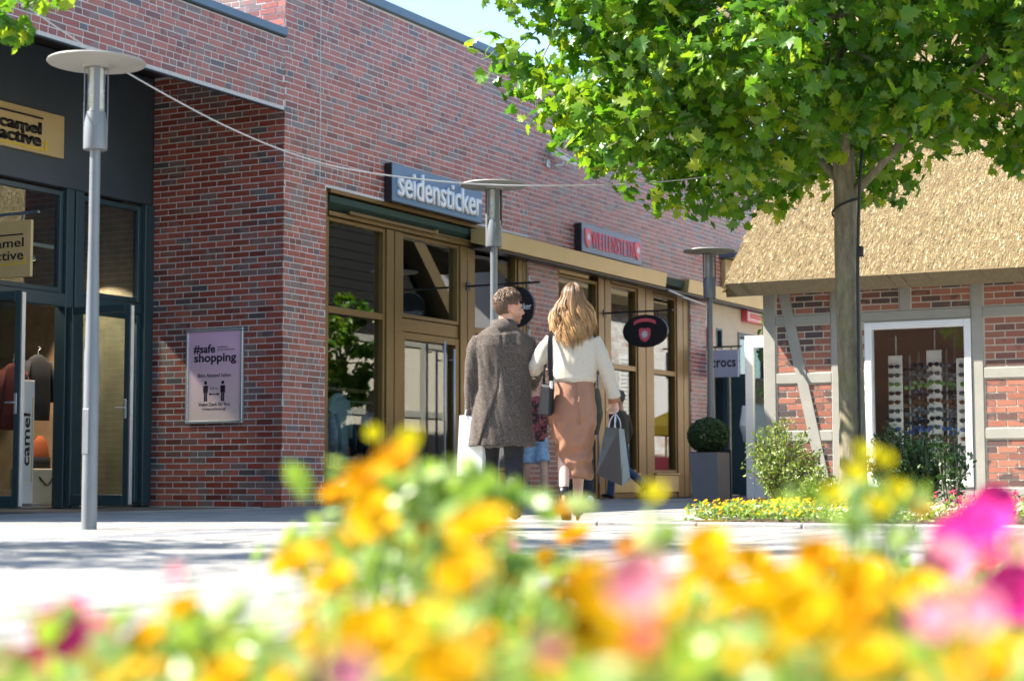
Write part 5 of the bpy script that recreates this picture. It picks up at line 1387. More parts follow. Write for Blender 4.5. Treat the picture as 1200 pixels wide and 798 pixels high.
def hand(m, w, d, n, th, curl=.6, s=1.0):
    w = Vector(w); d = Vector(d).normalized(); n = Vector(n); n = (n - d * n.dot(d)).normalized(); th = Vector(th); th = (th - d * th.dot(d) - n * th.dot(n)).normalized()
    tube(m, [w - d * .02 * s, w + d * .02 * s, w + d * .06 * s, w + d * .092 * s], [.026 * s, .034 * s, .041 * s, .038 * s], 12, flat=.42, up=th)
    for off, L in ((.030, .070), (.010, .078), (-.011, .074), (-.030, .058)):
        p = w + d * .082 * s + th * off * s; P = [p]; a = curl * .3
        for k, f in enumerate((.45, .32, .25)):
            a += curl * (.55, .75, .5)[k]
            p = p + (d * math.cos(a) + n * math.sin(a)) * L * f * s; P.append(p)
        tube(m, P, [.0098 * s, .0092 * s, .0086 * s, .007 * s], 8)
    p = w + d * .022 * s + th * .028 * s
    q = p + (d * .55 + th * .55 + n * .35).normalized() * .042 * s; r_ = q + (d * .8 + th * .1 + n * .55).normalized() * .034 * s
    tube(m, [p, q, r_, r_ + (d * .8 + n * .5).normalized() * .014 * s], [.015 * s, .0125 * s, .0105 * s, .007 * s], 8)

def shoe(m, ankle, toe, hgt=.075, wd=.046, sole=0.0):
    "foot-shaped shell from heel to toe"
    a = Vector(ankle); t = Vector(toe); d = (t - a); d.z = 0; d.normalize()
    pts = []; N = 9
    heel = a - d * .055
    for i in range(N):
        f = i / (N - 1)
        c = Vector((heel.x, heel.y, heel.z - hgt * .55)).lerp(Vector((t.x, t.y, t.z + .028)), f)
        pts.append((c, wd * (.72, .92, .92, .88, .95, 1.04, 1.05, .88, .45)[i], (.050, .058, .056, .050, .042, .035, .030, .026, .018)[i]))
    o = len(m.v); n = 12; sd = Vector((d.y, -d.x, 0))
    for c, w_, h in pts:
        for k in range(n):
            an = 2 * math.pi * k / n
            m.v.append((c + sd * math.cos(an) * w_ + Vector((0, 0, 1)) * max(math.sin(an), -.62) * h)[:])
    for i in range(N - 1):
        for k in range(n):
            x = o + i * n + k; y = o + i * n + (k + 1) % n; m.f.append((x, y, y + n, x + n))
    m.f.append(tuple(o + k for k in range(n))[::-1]); m.f.append(tuple(o + (N - 1) * n + k for k in range(n)))

def body(root, J, skin, voxel, yaw, s=1.0, curl=.6, tint=None, hs=1.0, waist=(.15, .10), sh_w=None):
    m = MB()
    pel, nk = Vector(J['pelvis']), Vector(J['neck'])
    up = nk - pel
    R_ = []
    for f, rx, ry in ((-.12, .13, .11), (0, .165, .115), (.18, .155, .105), (.38, waist[0], waist[1]), (.62, .155, .11), (.82, .16, .105), (.93, .125, .08), (1.0, .06, .058)):
        c = pel + up * f; R_.append((c.x, c.y, c.z, rx * s, ry * s))
    loft(m, R_, 24)
    for q in 'LR':
        tube(m, [J['sh' + q], Vector(J['sh' + q]).lerp(Vector(J['el' + q]), .5), J['el' + q], Vector(J['el' + q]).lerp(Vector(J['wr' + q]), .4), J['wr' + q]], [.052 * s, .047 * s, .040 * s, .039 * s, .027 * s], 12)
        h, k, a = Vector(J['hip' + q]), Vector(J['kn' + q]), Vector(J['an' + q])
        tube(m, [h, h.lerp(k, .5), k, k.lerp(a, .3), k.lerp(a, .65), a], [.088 * s, .072 * s, .054 * s, .056 * s, .045 * s, .036 * s], 14)
        t = Vector(J['toe' + q]); tube(m, [a, a + Vector((0, 0, -.03)), a.lerp(t, .6) + Vector((0, 0, -.01)), t], [.036 * s, .036 * s, .030 * s, .02 * s], 10)
        e, w = Vector(J['el' + q]), Vector(J['wr' + q]); d = (w - e).normalized()
        inn = Vector(J.get('palm' + q, (1 if q == 'L' else -1, 0, 0))); fw = Vector(J.get('thumb' + q, (0, 1, 0)))
        hand(m, w, Vector(J.get('hd' + q, d)), inn, fw, curl, s * .98)
    T = head(m, J['head'], yaw, hs)
    me = solid(m, voxel, 3)
    if tint:
        at = me.color_attributes.new('tint', 'FLOAT_COLOR', 'POINT')
        at.data.foreach_set('color', np.array([(*tint(v.co), 1) for v in me.vertices], dtype=np.float32).ravel())
    o = obj('body', me, skin, root, smooth=True)
    for q in (-1, 1): obj('eye', ellipsoid(MB(), T((q * .031, .080, .006)), (.012 * hs,) * 3, 10, 8), M['eye'], o, smooth=True)
    return o, T
M['eye'] = mat('eye', (.25, .2, .17), .2, .1, 5)

def trousers(root, J, material, s=1.0, low=None, loose=1.0, voxel=.012, top=.07, name='trousers', z_end=None):
    m = MB(); pel = Vector(J['pelvis'])
    loft(m, [(pel.x, pel.y, pel.z - .10, .155 * s, .125 * s), (pel.x, pel.y, pel.z, .178 * s, .130 * s), (pel.x, pel.y, pel.z + top, .168 * s, .120 * s)], 24)
    for q in 'LR':
        h, k, a = Vector(J['hip' + q]), Vector(J['kn' + q]), Vector(J['an' + q])
        if z_end is None: tube(m, [h, h.lerp(k, .5), k, k.lerp(a, .5), a + Vector((0, 0, -.03))], [.098 * s, .088 * s, .071 * s * loose, .066 * s * loose, .060 * s * loose], 14)
        else: tube(m, [h, h.lerp(k, .5), h.lerp(k, z_end)], [.10 * s, .096 * s, .098 * s], 14)
    def dsp(p, n): return p + n * .006 * noise.noise(p * 16)
    return obj(name, solid(m, voxel, 3, dsp), material, root, smooth=True)

def shirt(root, J, material, s=1.0, sleeve=1.0, low=-.05, voxel=.011, loose=1.0, name='shirt'):
    m = MB(); pel, nk = Vector(J['pelvis']), Vector(J['neck']); up = nk - pel; R_ = []
    for f, rx, ry in ((low, .185, .135), (.18, .180, .128), (.38, .178, .124), (.62, .182, .128), (.82, .185, .122), (.93, .140, .092), (.985, .074, .070)):
        c = pel + up * f; R_.append((c.x, c.y, c.z, rx * s * loose, ry * s * loose))
    loft(m, R_, 24)
    for q in 'LR':
        S, E_, W = Vector(J['sh' + q]), Vector(J['el' + q]), Vector(J['wr' + q])
        if sleeve >= 1: tube(m, [S, S.lerp(E_, .5), E_, E_.lerp(W, .5), W], [.070 * s, .064 * s, .056 * s, .050 * s, .044 * s], 14)
        else: tube(m, [S, S.lerp(E_, .5), S.lerp(E_, sleeve * 1.3)], [.072 * s, .068 * s, .066 * s], 14)
    def dsp(p, n): return p + n * .009 * noise.noise(Vector((p.x * 11, p.y * 11, p.z * 7)))
    return obj(name, solid(m, voxel, 3, dsp), material, root, smooth=True)

def hair_cap(m, cols, T, r, n, col, ln, hs=1.0, back=-.10, front=.05):
    "short hair: overlapping curved tufts over the skull"
    k = 0
    while k < n:
        d = rnd_dir(r); p = Vector((d.x * .080, -.018 + d.y * .102, .035 + d.z * .102))
        if p.y > .045 and p.z < front + .035: continue
        if p.y > -.03 and p.z < .0 + max(0, p.y) * .9: continue
        if p.z < back + .03 * (p.x / .08) ** 2: continue
        if abs(p.x) > .060 and -.045 < p.y < .03 and p.z < .034: continue
        nr = Vector((d.x, d.y, d.z))
        tan = Vector((0, .5, .1)) * max(0, d.z) + Vector((0, -.15, -1)) * (1 - max(0, d.z)) + rnd_dir(r) * .45
        tan = (tan - nr * tan.dot(nr)).normalized()
        L = ln * r.uniform(.6, 1.2) * (.26 + .85 * max(0, d.z - .05))
        a = p - nr * .004; lf = max(0, d.z); b = p + tan * L * .45 + nr * (.003 + .012 * lf); c = p + tan * L + nr * (r.uniform(.0, .004) + .006 * lf)
        o = len(m.v); tube(m, [T(a), T(b), T(c)], [.0052 * hs, .0042 * hs, .0010 * hs], 5, cap=False)
        v = r.uniform(.7, 1.5)
        cols += [(col[0] * v, col[1] * v, col[2] * v, 1)] * (len(m.v) - o)
        k += 1

def short_hair(root, T, seed, col, n=900, ln=.045, hs=1.0, back=-.085):
    r = random.Random(seed); m = MB(); cols = []
    base = MB(); ellipsoid(base, (0, 0, 0), (1, 1, 1), 24, 16)
    o = len(m.v)
    keepv = {}
    for i, v in enumerate(base.v):
        d = Vector(v); p = Vector((d.x * .0795, -.019 + d.y * .1005, .036 + d.z * .1015))
        keepv[i] = p
    def ok(p): return not ((p.y > .05 and p.z < .075) or (p.y > -.03 and p.z < .0 + max(0, p.y) * .9) or p.z < back or (abs(p.x) > .066 and -.035 < p.y < .03 and p.z < .028))
    idx = {}
    for f in base.f:
        if all(ok(keepv[i]) for i in f):
            g = []
            for i in f:
                if i not in idx: idx[i] = len(m.v); m.v.append(T(keepv[i])[:]); cols.append((col[0] * .8, col[1] * .8, col[2] * .8, 1))
                g.append(idx[i])
            m.f.append(tuple(g))
    hair_cap(m, cols, T, r, n, col, ln, hs, back)
    m.c = cols
    return obj('hair', m, M['hair'], root, smooth=True)

def long_hair(root, hc, seed, dark, fair, ztip, spread, n_lock=60, per=22, back=.125, hs=1.0, cx=0.0):
    r = random.Random(seed); m = MB(); cols = []
    hc = Vector(hc)
    for L in range(n_lock):
        ph = -math.pi * (.02 + .96 * (L + .5) / n_lock) + r.uniform(-.06, .06)          # around the back of the head (-Y side)
        if L % 7 == 0: ph = r.uniform(.1, .45) if L % 2 else math.pi - r.uniform(.1, .45)
        tip = ztip + r.uniform(-.025, .05) + .10 * abs(math.cos(ph)) ** 1.5; wph = r.uniform(0, 6.28); amp = r.uniform(.010, .021); fq = r.uniform(5.2, 7.5)
        layer = r.uniform(.85, 1.05)
        for s in range(per):
            dph = r.gauss(0, .055); a = ph + dph; jz = r.uniform(-.03, .03); lay = layer + r.uniform(-.05, .05)
            P = []; rad = []; N = 16; part = r.uniform(-.02, .02)
            for i in range(N):
                t = i / (N - 1)
                if t < .36:
                    q = t / .36; th = .12 + q * 1.40
                    e = Vector((.084 * math.sin(th) * math.cos(a), -.012 + .106 * math.sin(th) * math.sin(a), .036 + .104 * math.cos(th))) * lay
                else:
                    q = (t - .36) / .64
                    z0 = .036 + .104 * math.cos(1.52); zz = z0 * lay + (tip + jz - hc.z - z0) * q
                    rx = .084 * lay + (spread - .084) * math.sin(min(1, q * 1.15) * math.pi * .62) * 1.0
                    ry = .106 * lay + (back - .106) * q
                    e = Vector((rx * math.cos(a) + cx * q, -.012 + ry * math.sin(a), zz))
                    w_ = amp * min(1, q * 2.2) * 1.35
                    e += Vector((-math.sin(a), math.cos(a), 0)) * w_ * math.sin(fq * q + wph + dph * 3) + Vector((math.cos(a), math.sin(a), 0)) * w_ * math.cos(fq * q + wph + dph * 3)
                P.append(hc + e * hs); rad.append((.0030 if t < .85 else .0030 * (1.02 - t) / .17) * r.uniform(.85, 1.15))
            o = len(m.v); tube(m, P, rad, 5, cap=False)
            v = r.uniform(.6, 1.25)
            for i in range(N):
                t = i / (N - 1); k = min(1, max(0, (t - .16) / .55)) * r.uniform(.45, 1)
                c = tuple((dark[j] * (1 - k) + fair[j] * k) * v for j in range(3)); cols += [(*c, 1)] * 5
    o = len(m.v); ellipsoid(m, hc + Vector((0, -.012, .034)) * hs, (.080 * hs, .102 * hs, .100 * hs), 20, 12); cols += [(*dark, 1)] * (len(m.v) - o)
    m.c = cols
    return obj('hair', m, M['hair'], root, smooth=True)

def at_px(px, f):      # ground point f metres ahead, px along the picture's width
    p = CAMP + FWD * f + RGT * ((px - 600) / 2082.3 * f)
    return p.x, p.y

def place(root, x, y, turn=0.0, z=.0):
    d = Vector((x, y, 0)) - Vector((CAMP.x, CAMP.y, 0))
    root.location = (x, y, z); root.rotation_euler = (0, 0, math.atan2(-d.x, d.y) + turn)

# ---- the man in the tweed coat (local: +Y away from the camera, X to the right)
man = thing('person', 'man in grey-brown tweed coat turning his head to the right, carrying a white paper bag', 'person')
JM = dict(pelvis=(-.03, 0, .93), neck=(-.02, 0, 1.47), head=(.030, -.005, 1.602), shL=(-.19, 0, 1.385), elL=(-.262, -.01, 1.08), wrL=(-.258, .05, .835), shR=(.165, 0, 1.385), elR=(.235, -.01, 1.11), wrR=(.16, .20, 1.02),
          hipL=(-.115, 0, .88), knL=(-.12, .08, .49), anL=(-.12, .02, .11), toeL=(-.13, .20, .03), hipR=(.055, 0, .88), knR=(.065, -.01, .48), anR=(.07, -.22, .12), toeR=(.07, -.06, .03), palmL=(1, .2, 0), thumbL=(0, 1, 0), hdL=(0, .05, -1))
YAW = R(-66)
def tint_m(p):
    q = Matrix.Rotation(-YAW, 3, 'Z') @ (p - Vector(JM['head']))
    sk = Vector((.56, .31, .21)); b = 0
    if q.z < -.035 and q.y > -.005 and q.z > -.15: b = min(1, (-.035 - q.z) / .03) * (.35 if abs(q.x) < .02 and q.z > -.06 else .62) * min(1, (q.y + .005) / .02)
    if abs(q.x) > .066 and q.y < .02: sk = Vector((.64, .30, .20))
    return tuple(sk.lerp(Vector((.20, .115, .075)), b))
_, TM = body(man, JM, M['tinted_skin'], .0065, YAW, 1.0, 1.15, tint_m, hs=1.0)
short_hair(man, TM, 5, (.115, .066, .036), 2100, .060, 1.0, back=-.088)
c = MB()
for f in range(5):
    a = R(-20 - f * 35)
loft(c, [(-.026, .0, .565, .254, .175), (-.028, .0, .70, .238, .165), (-.018, .0, .90, .222, .150), (-.012, .0, 1.05, .214, .145), (-.012, -.004, 1.20, .218, .148), (-.014, -.006, 1.32, .224, .142), (-.016, -.004, 1.39, .205, .122), (-.016, 0, 1.435, .150, .098), (-.014, .004, 1.475, .088, .082), (-.012, .006, 1.49, .074, .074)], 36, e=2.25)
tube(c, [(-.175, 0, 1.365), (-.225, -.004, 1.27), (-.256, -.012, 1.08), (-.262, .01, .94), (-.258, .045, .80)], [.074, .070, .062, .057, .052], 18)
tube(c, [(.150, 0, 1.365), (.198, -.004, 1.27), (.225, -.012, 1.10), (.20, .08, 1.04), (.16, .20, 1.01)], [.074, .070, .064, .058, .052], 18)
def coat_d(p, n):
    # folds run down the back; vent line from the waist to the hem; centre seam
    k = 1.0
    f = noise.noise(Vector((p.x * 10, p.y * 6, p.z * 1.6))) * .020 + noise.noise(Vector((p.x * 21 + p.z * 6, p.y * 16, p.z * 5))) * .009
    if p.z > 1.40: f *= .3
    q = p + n * f
    if p.y < -.02 and abs(p.x) < .26 and p.z < 1.45:
        vx = -.05 - (1.0 - p.z) * .36 if p.z < 1.0 else -.05 + (p.z - 1.0) * .07
        if p.z < 1.0: q.y += -.020 * min(1, (1.0 - p.z) / .2) if p.x < vx else 0
        d = abs(p.x - vx)
        if d < .016: q.y += .007 * (1 - d / .016)
    return q
coat = obj('coat', solid(c, .0075, 3, coat_d), M['tweed'], man, smooth=True)
c = MB()   # collar
N = 30
for i in range(N + 1):
    a = R(-90 - 140 + 280 * i / N); ca, sa = math.cos(a), math.sin(a)
    for rr, z in ((.074, 1.465), (.079, 1.518), (.087, 1.520), (.106, 1.466), (.122, 1.424), (.106, 1.422)):
        c.v.append((-.012 + rr * ca * 1.04, .008 + rr * sa * .98, z - .012 * (1 + sa)))
for i in range(N):
    for k in range(6):
        a = i * 6 + k; b = i * 6 + (k + 1) % 6; c.f.append((a, b, b + 6, a + 6))
c.f.append(tuple(range(6))); c.f.append(tuple(N * 6 + k for k in range(6))[::-1])
obj('collar', c, M['tweed'], coat, smooth=True, fix=True)
trousers(man, JM, M['trouser'])
for q in 'LR':
    m = MB(); shoe(m, JM['an' + q], JM['toe' + q], .08, .05); obj('shoe', m, M['shoe_black'], man, smooth=True)
place(man, *at_px(592, 13.6)); man.scale = (1.02,) * 3

# ---- the woman
M['boot_tan'] = mat('boot_tan', (.34, .13, .035), .5, .1, 12)
wom = thing('person', 'woman with long wavy blonde hair in cream sweater and brown midi skirt', 'person')
JW = dict(pelvis=(.045, 0, .95), neck=(.045, 0, 1.46), head=(.048, 0, 1.635), shL=(-.115, 0, 1.375), elL=(-.245, .03, 1.125), wrL=(-.20, .26, 1.13), shR=(.205, 0, 1.365), elR=(.300, -.01, 1.13), wrR=(.358, .03, .905),
          hipL=(-.03, 0, .90), knL=(-.02, .02, .52), anL=(-.022, -.13, .215), toeL=(-.005, .015, .03), hipR=(.115, 0, .90), knR=(.09, .15, .53), anR=(.078, .25, .13), toeR=(.085, .40, .03),
          palmR=(-.6, -.75, 0), thumbR=(-.55, .8, 0), hdR=(.06, .05, -1))
_, TW = body(wom, JW, M['skin_pale'], .0060, R(-8), .88, .95, waist=(.13, .09), hs=.97)
long_hair(wom, (.048, 0, 1.635), 12, (.14, .075, .035), (.54, .31, .125), 1.305, .158, back=.150, hs=.99)
c = MB()
loft(c, [(.052, .0, 1.035, .150, .115), (.054, -.004, 1.06, .166, .128), (.054, -.004, 1.15, .168, .128), (.050, -.004, 1.26, .170, .125), (.045, -.002, 1.345, .176, .118), (.043, 0, 1.40, .150, .098), (.044, .002, 1.44, .095, .080), (.046, .004, 1.462, .072, .068)], 32, e=2.15)
tube(c, [(-.10, 0, 1.36), (-.165, 0, 1.27), (-.232, .02, 1.16), (-.243, .06, 1.125), (-.225, .15, 1.125), (-.20, .25, 1.13)], [.066, .064, .060, .058, .054, .046], 18)
tube(c, [(.190, 0, 1.355), (.245, -.005, 1.25), (.295, -.01, 1.13), (.332, .01, 1.01), (.354, .025, .925)], [.066, .062, .057, .053, .052], 18)
def knit_d(p, n):
    f = noise.noise(Vector((p.x * 9 + p.z * 5, p.y * 8, p.z * 5))) * .012 + noise.noise(Vector((p.x * 20, p.y * 18, p.z * 14))) * .004
    return p + n * f * (1 if p.z < 1.4 else .4)
obj('sweater', solid(c, .007, 3, knit_d), M['knit'], wom, smooth=True)
m = MB(); tube(m, [(.347, .022, .955), (.359, .03, .89)], [.043, .047], 16); obj('cuff', m, M['skirt'], wom, smooth=True)
c = MB()
loft(c, [(.070, .03, .335, .118, .115), (.066, .02, .40, .122, .120), (.055, .015, .52, .140, .128), (.046, .005, .66, .166, .140), (.040, 0, .79, .182, .145), (.042, 0, .88, .178, .140), (.048, 0, .98, .160, .124), (.052, 0, 1.05, .150, .114)], 40, e=2.1)
def skirt_d(p, n):
    f = noise.noise(Vector((p.x * 5 + p.z * 7, p.y * 5, p.z * 9 - p.x * 10))) * .020 * (1 if p.z < .75 else .4)
    f += .012 * math.sin((p.z * 1.0 - p.x * .35) * 48) * max(0, 1 - abs(p.z - .47) / .17) * (1 if p.y < .05 else 0)
    q = p + n * f
    if p.y < 0 and p.z > .72 and abs(p.x - .055 - (1.05 - p.z) * .12) < .012: q.y += .008      # back dart
    if p.z < .42 and p.x > .06: q.z -= (p.x - .06) * .12
    return q
obj('skirt', solid(c, .007, 3, skirt_d), M['skirt'], wom, smooth=True)
m = MB(); tube(m, [(.052, 0, 1.03), (.052, 0, 1.06)], .10, 8)
for q in 'LR':
    s_ = MB(); a = Vector(JW['an' + q]); t = Vector(JW['toe' + q])
    if q == 'L':
        tube(s_, [a + Vector((0, -.03, .02)), a + Vector((.004, -.02, -.045)), a.lerp(t, .55) + Vector((0, -.01, -.01)), t + Vector((0, 0, .0)), t + Vector((.004, .045, -.005))], [.034, .037, .040, .038, .018], 14, flat=.8)
        tube(s_, [a + Vector((0, -.055, -.02)), a + Vector((0, -.10, -.09))], [.020, .010], 10)
    else:
        shoe(s_, a, t, .075, .040); tube(s_, [a + Vector((0, -.04, -.06)), a + Vector((0, -.045, -.13))], [.018, .010], 8)
    sh_ = obj('shoe', s_, M['boot_tan'], wom, smooth=True)
    if q == 'L': obj('heel_cap', tube(MB(), [a + Vector((0, -.034, .05)), a + Vector((0, -.042, .0)), a + Vector((.002, -.034, -.03))], [.034, .038, .034], 14, flat=.8), M['shoe_black'], sh_, smooth=True)
place(wom, *at_px(664, 13.5)); wom.scale = (1.02,) * 3

def held(name, label, cat, ref): 
    t = thing(name, label, cat); t.location = ref.location; t.rotation_euler = ref.rotation_euler; t.scale = ref.scale; return t
def hobj(name, m, material, root, **k):     # build in the holder's frame
    me = bpy.data.meshes.new(name); me.from_pydata(m.v, [], m.f); me.update()
    o = bpy.data.objects.new(name, me); COL.objects.link(o); o.parent = root; me.materials.append(material)
    if k.get('smooth'): me.polygons.foreach_set('use_smooth', [True] * len(me.polygons))
    if k.get('thick'): pass
    return o
# white paper bag in his left hand
b = held('paper_bag', 'white paper carrier bag hanging from the man\'s left hand', 'bag', man)
m = MB(); hexa(m, [(-.365, .0, .345), (-.175, -.05, .335), (-.13, .05, .345), (-.32, .10, .355)], [(-.345, .02, .800), (-.165, -.03, .790), (-.145, .03, .795), (-.325, .08, .805)])
m.f = [f for f in m.f if f != (4, 5, 6, 7)]
hobj('paper', m, M['paper_white'], b)
m = MB()
for y in (.0, .055): tube(m, spline([(-.30, y, .79), (-.29, y + .01, .845), (-.25, .03, .80 if 0 else .855), (-.22, y, .845), (-.20, y - .01, .785)], 5), .004, 6)
hobj('handle', m, M['paper_white'], b, smooth=True)
# grey glossy carrier bag in her right hand
b = held('carrier_bag', 'glossy grey carrier bag with pale cord handles in the woman\'s right hand', 'bag', wom)
B0 = [(.225, -.10, .375), (.43, -.055, .305), (.475, .055, .345), (.28, .02, .405)]; B1 = [(.270, -.075, .735), (.395, -.045, .715), (.425, .035, .715), (.31, .015, .735)]
B0 = [(.215, -.055, .385), (.405, -.115, .300), (.470, -.01, .345), (.28, .06, .40)]; B1 = [(.285, -.03, .735), (.385, -.075, .725), (.425, -.01, .720), (.325, .04, .735)]
B0 = [(a, b_, c_ - .03) for a, b_, c_ in B0]; B1 = [(a, b_, c_ - .03) for a, b_, c_ in B1]
m = MB(); m.v = B0 + B1; m.f = [(0, 3, 2, 1), (0, 1, 5, 4), (1, 2, 6, 5), (2, 3, 7, 6), (3, 0, 4, 7)]
hobj('paper', m, M['paper_grey'], b)
m = MB()
for p, q in ((B1[0], B1[1]), (B1[3], B1[2])):
    p, q = Vector(p), Vector(q)
    tube(m, spline([p.lerp(q, .25), p.lerp(q, .35) + Vector((.005, .01, .06)), Vector((.362, .02, .805)), p.lerp(q, .7) + Vector((0, .01, .06)), p.lerp(q, .75)], 5), .004, 6)
M['cord'] = mat('cord_lilac', (.62, .60, .72), .5, .05, 6); hobj('handle', m, M['cord'], b, smooth=True)
# black shoulder bag
b = held('shoulder_bag', 'small black leather bag on a wide strap over the woman\'s left shoulder', 'bag', wom)
m = MB(); hexa(m, [(-.215, -.14, .79), (-.125, -.20, .775), (-.09, -.13, .80), (-.18, -.07, .815)], [(-.195, -.13, 1.02), (-.115, -.185, 1.005), (-.085, -.125, 1.02), (-.165, -.075, 1.035)])
bb = bmesh.new(); me_ = bpy.data.meshes.new('t'); me_.from_pydata(m.v, [], m.f); bb.from_mesh(me_); bmesh.ops.bevel(bb, geom=bb.edges[:], offset=.016, segments=3, affect='EDGES', profile=.5); bb.to_mesh(me_); bb.free()
m = MB(); m.v = [v.co[:] for v in me_.vertices]; m.f = [tuple(p.vertices) for p in me_.polygons]
hobj('pouch', m, M['handbag'], b, smooth=False)
m = MB()
P = spline([(-.11, -.155, .99), (-.118, -.150, 1.12), (-.122, -.135, 1.25), (-.118, -.105, 1.37), (-.100, -.05, 1.425), (-.095, .02, 1.43)], 6)
o_ = 0
for p in P: m.v += [(p.x - .018, p.y, p.z), (p.x + .018, p.y - .002, p.z), (p.x + .018, p.y + .004, p.z - .001), (p.x - .018, p.y + .006, p.z - .001)]
for i in range(len(P) - 1):
    for k in range(4): m.f.append((i * 4 + k, i * 4 + (k + 1) % 4, i * 4 + 4 + (k + 1) % 4, i * 4 + 4 + k))
P2 = spline([(-.17, -.10, 1.0), (-.165, -.10, 1.12), (-.15, .04, 1.2), (-.11, .06, 1.36), (-.095, .02, 1.43)], 5)
tube(m, P2, .010, 6)
hobj('strap', m, M['handbag'], b)
m = MB(); tube(m, [(-.113, -.168, .985), (-.112, -.165, 1.04)], .014, 8); hobj('buckle', m, M['steel'], b)

# ---- passers-by
def walker(label, x, y, turn, s, parts, step=.22, z=0.0):
    t = thing('person', label, 'person')
    J = dict(pelvis=(0, 0, .93), neck=(0, .01, 1.46), head=(0, .02, 1.635), shL=(-.18, 0, 1.38), elL=(-.225, -.04, 1.10), wrL=(-.21, .10, .88), shR=(.18, 0, 1.38), elR=(.225, -.05, 1.10), wrR=(.20, .06, .87),
             hipL=(-.09, 0, .88), knL=(-.095, step * .7, .49), anL=(-.095, step, .10), toeL=(-.10, step + .17, .035), hipR=(.09, 0, .88), knR=(.095, -.02, .48), anR=(.095, -step * 1.1, .14), toeR=(.10, -step * 1.1 + .14, .035))
    J.update(parts.get('J', {}))
    J = {k: tuple(q * s for q in v) if k[:4] not in ('palm', 'thum') and k[:2] != 'hd' else v for k, v in J.items()}
    _, T = body(t, J, parts.get('skin', M['skin']), .010, parts.get('yaw', 0), s, .7, hs=s)
    if 'long' in parts: long_hair(t, J['head'], 4, *parts['long'], n_lock=30, per=9, hs=s)
    else: short_hair(t, T, 6, parts.get('hair', (.10, .07, .05)), 500, .04, s)
    shirt(t, J, parts['top'], s, parts.get('sleeve', 1), parts.get('low', -.05), loose=parts.get('loose', 1), name=parts.get('topname', 'shirt'))
    trousers(t, J, parts['legs'], s, z_end=parts.get('short'), name=parts.get('legname', 'trousers'))
    for q in 'LR':
        m = MB(); shoe(m, J['an' + q], J['toe' + q], .08, .050 * s); obj('shoe', m, parts.get('shoes', M['shoe_white']), t, smooth=True)
    if parts.get('socks'):
        for q in 'LR':
            m = MB(); a = Vector(J['an' + q]); k = Vector(J['kn' + q]); tube(m, [a, a.lerp(k, .22)], [.044 * s, .046 * s], 12); obj('sock', m, M['shoe_white'], t, smooth=True)
    place(t, x, y, turn, z)
    return t
walker('person in red patterned shirt, light denim shorts and sneakers, half hidden behind the couple', 2.20, 19.46, math.pi + .35, .93, dict(top=M['pattern_shirt'], legs=M['denim_light'], sleeve=.55, short=.80, topname='shirt', legname='shorts', socks=True, low=-.16,
       J=dict(wrL=(-.16, .26, 1.02), elL=(-.23, .0, 1.10))), .16)
walker('passer-by in dark trousers and white shoes hidden behind the woman\'s skirt', 3.50, 18.08, .2, .97, dict(top=M['jacket_olive'], legs=M['trouser'], topname='jacket'), .12)
walker('grey-haired man in dark olive jacket and jeans walking off by the right shop door', .62, 25.35, .95, .96, dict(top=M['jacket_olive'], legs=M['jeans'], shoes=M['shoe_black'], topname='jacket', hair=(.16, .15, .14), loose=1.06,
       J=dict(anR=(.095, -.42, .26), toeR=(.10, -.40, .10), knR=(.095, -.06, .48))), .12)
walker('blonde woman in white blouse and blue jeans standing behind the open white door', 3.22, 24.6, -.15, 1.0, dict(top=M['blouse'], legs=M['jeans'], skin=M['skin_pale'], low=-.14, long=((.30, .20, .10), (.66, .50, .28), 1.36, .12)), .05)
s = thing('ice_cream', 'small yellow cone held by the person in shorts', 'ice cream', (2.22, 19.28, .88))
m = MB(); lathe(m, [(.004, 0), (.026, .11), (.0, .11)], 2.22, 19.28, 12, .88); obj('cone', m, M['yellow'], s)
m = MB(); ellipsoid(m, (2.22, 19.28, 1.005), (.032, .032, .030), 12, 8); obj('scoop', m, M['paper_white'], s, smooth=True)

# ------------------------------------------------------------------ goods behind the shop glass
def garment(name, label, x, y, z, w_, h_, colr, along, grp, thick=.07):
    "a shirt on a hanger; 'along' is the direction of its shoulder line ('X' or 'Y')"
    t = thing(name, label, 'clothing', (x, y, z - h_), grp)
    m = MB(); n = 14
    R_ = []
    prof = [(0, .50), (.25, .48), (.6, .47), (.86, .50), (.95, .30), (1, .10)]
    for f, q in prof:
        a, b = (w_ * q, thick * (.9 if f < .9 else .5)); R_.append((x, y, z - h_ + h_ * f, a if along == 'X' else b, b if along == 'X' else a))
    loft(m, R_, 18, e=2.6)
    m.v = [(p[0] + .012 * noise.noise(Vector(p) * 9), p[1] + .012 * noise.noise(Vector(p) * 9 + Vector((5, 0, 0))), p[2]) for p in m.v]
    obj('cloth', m, colr, t, smooth=True)
    sl = MB()
    for s in (-1, 1):
        dx, dy = (s * w_ * .5, 0) if along == 'X' else (0, s * w_ * .5)
        tube(sl, [(x + dx * .85, y + dy * .85, z - .09), (x + dx * 1.18, y + dy * 1.18, z - h_ * .42), (x + dx * 1.22, y + dy * 1.22, z - h_ * .72)], [.055, .06, .05], 10, flat=.6)
    obj('sleeves', sl, colr, t, smooth=True)
    h = MB(); tube(h, spline([(x, y, z - .02), (x, y, z + .05), (x + .02, y + .02, z + .08), (x, y, z + .10)], 4), .004, 5); obj('hanger', h, M['steel'], t)
    return t
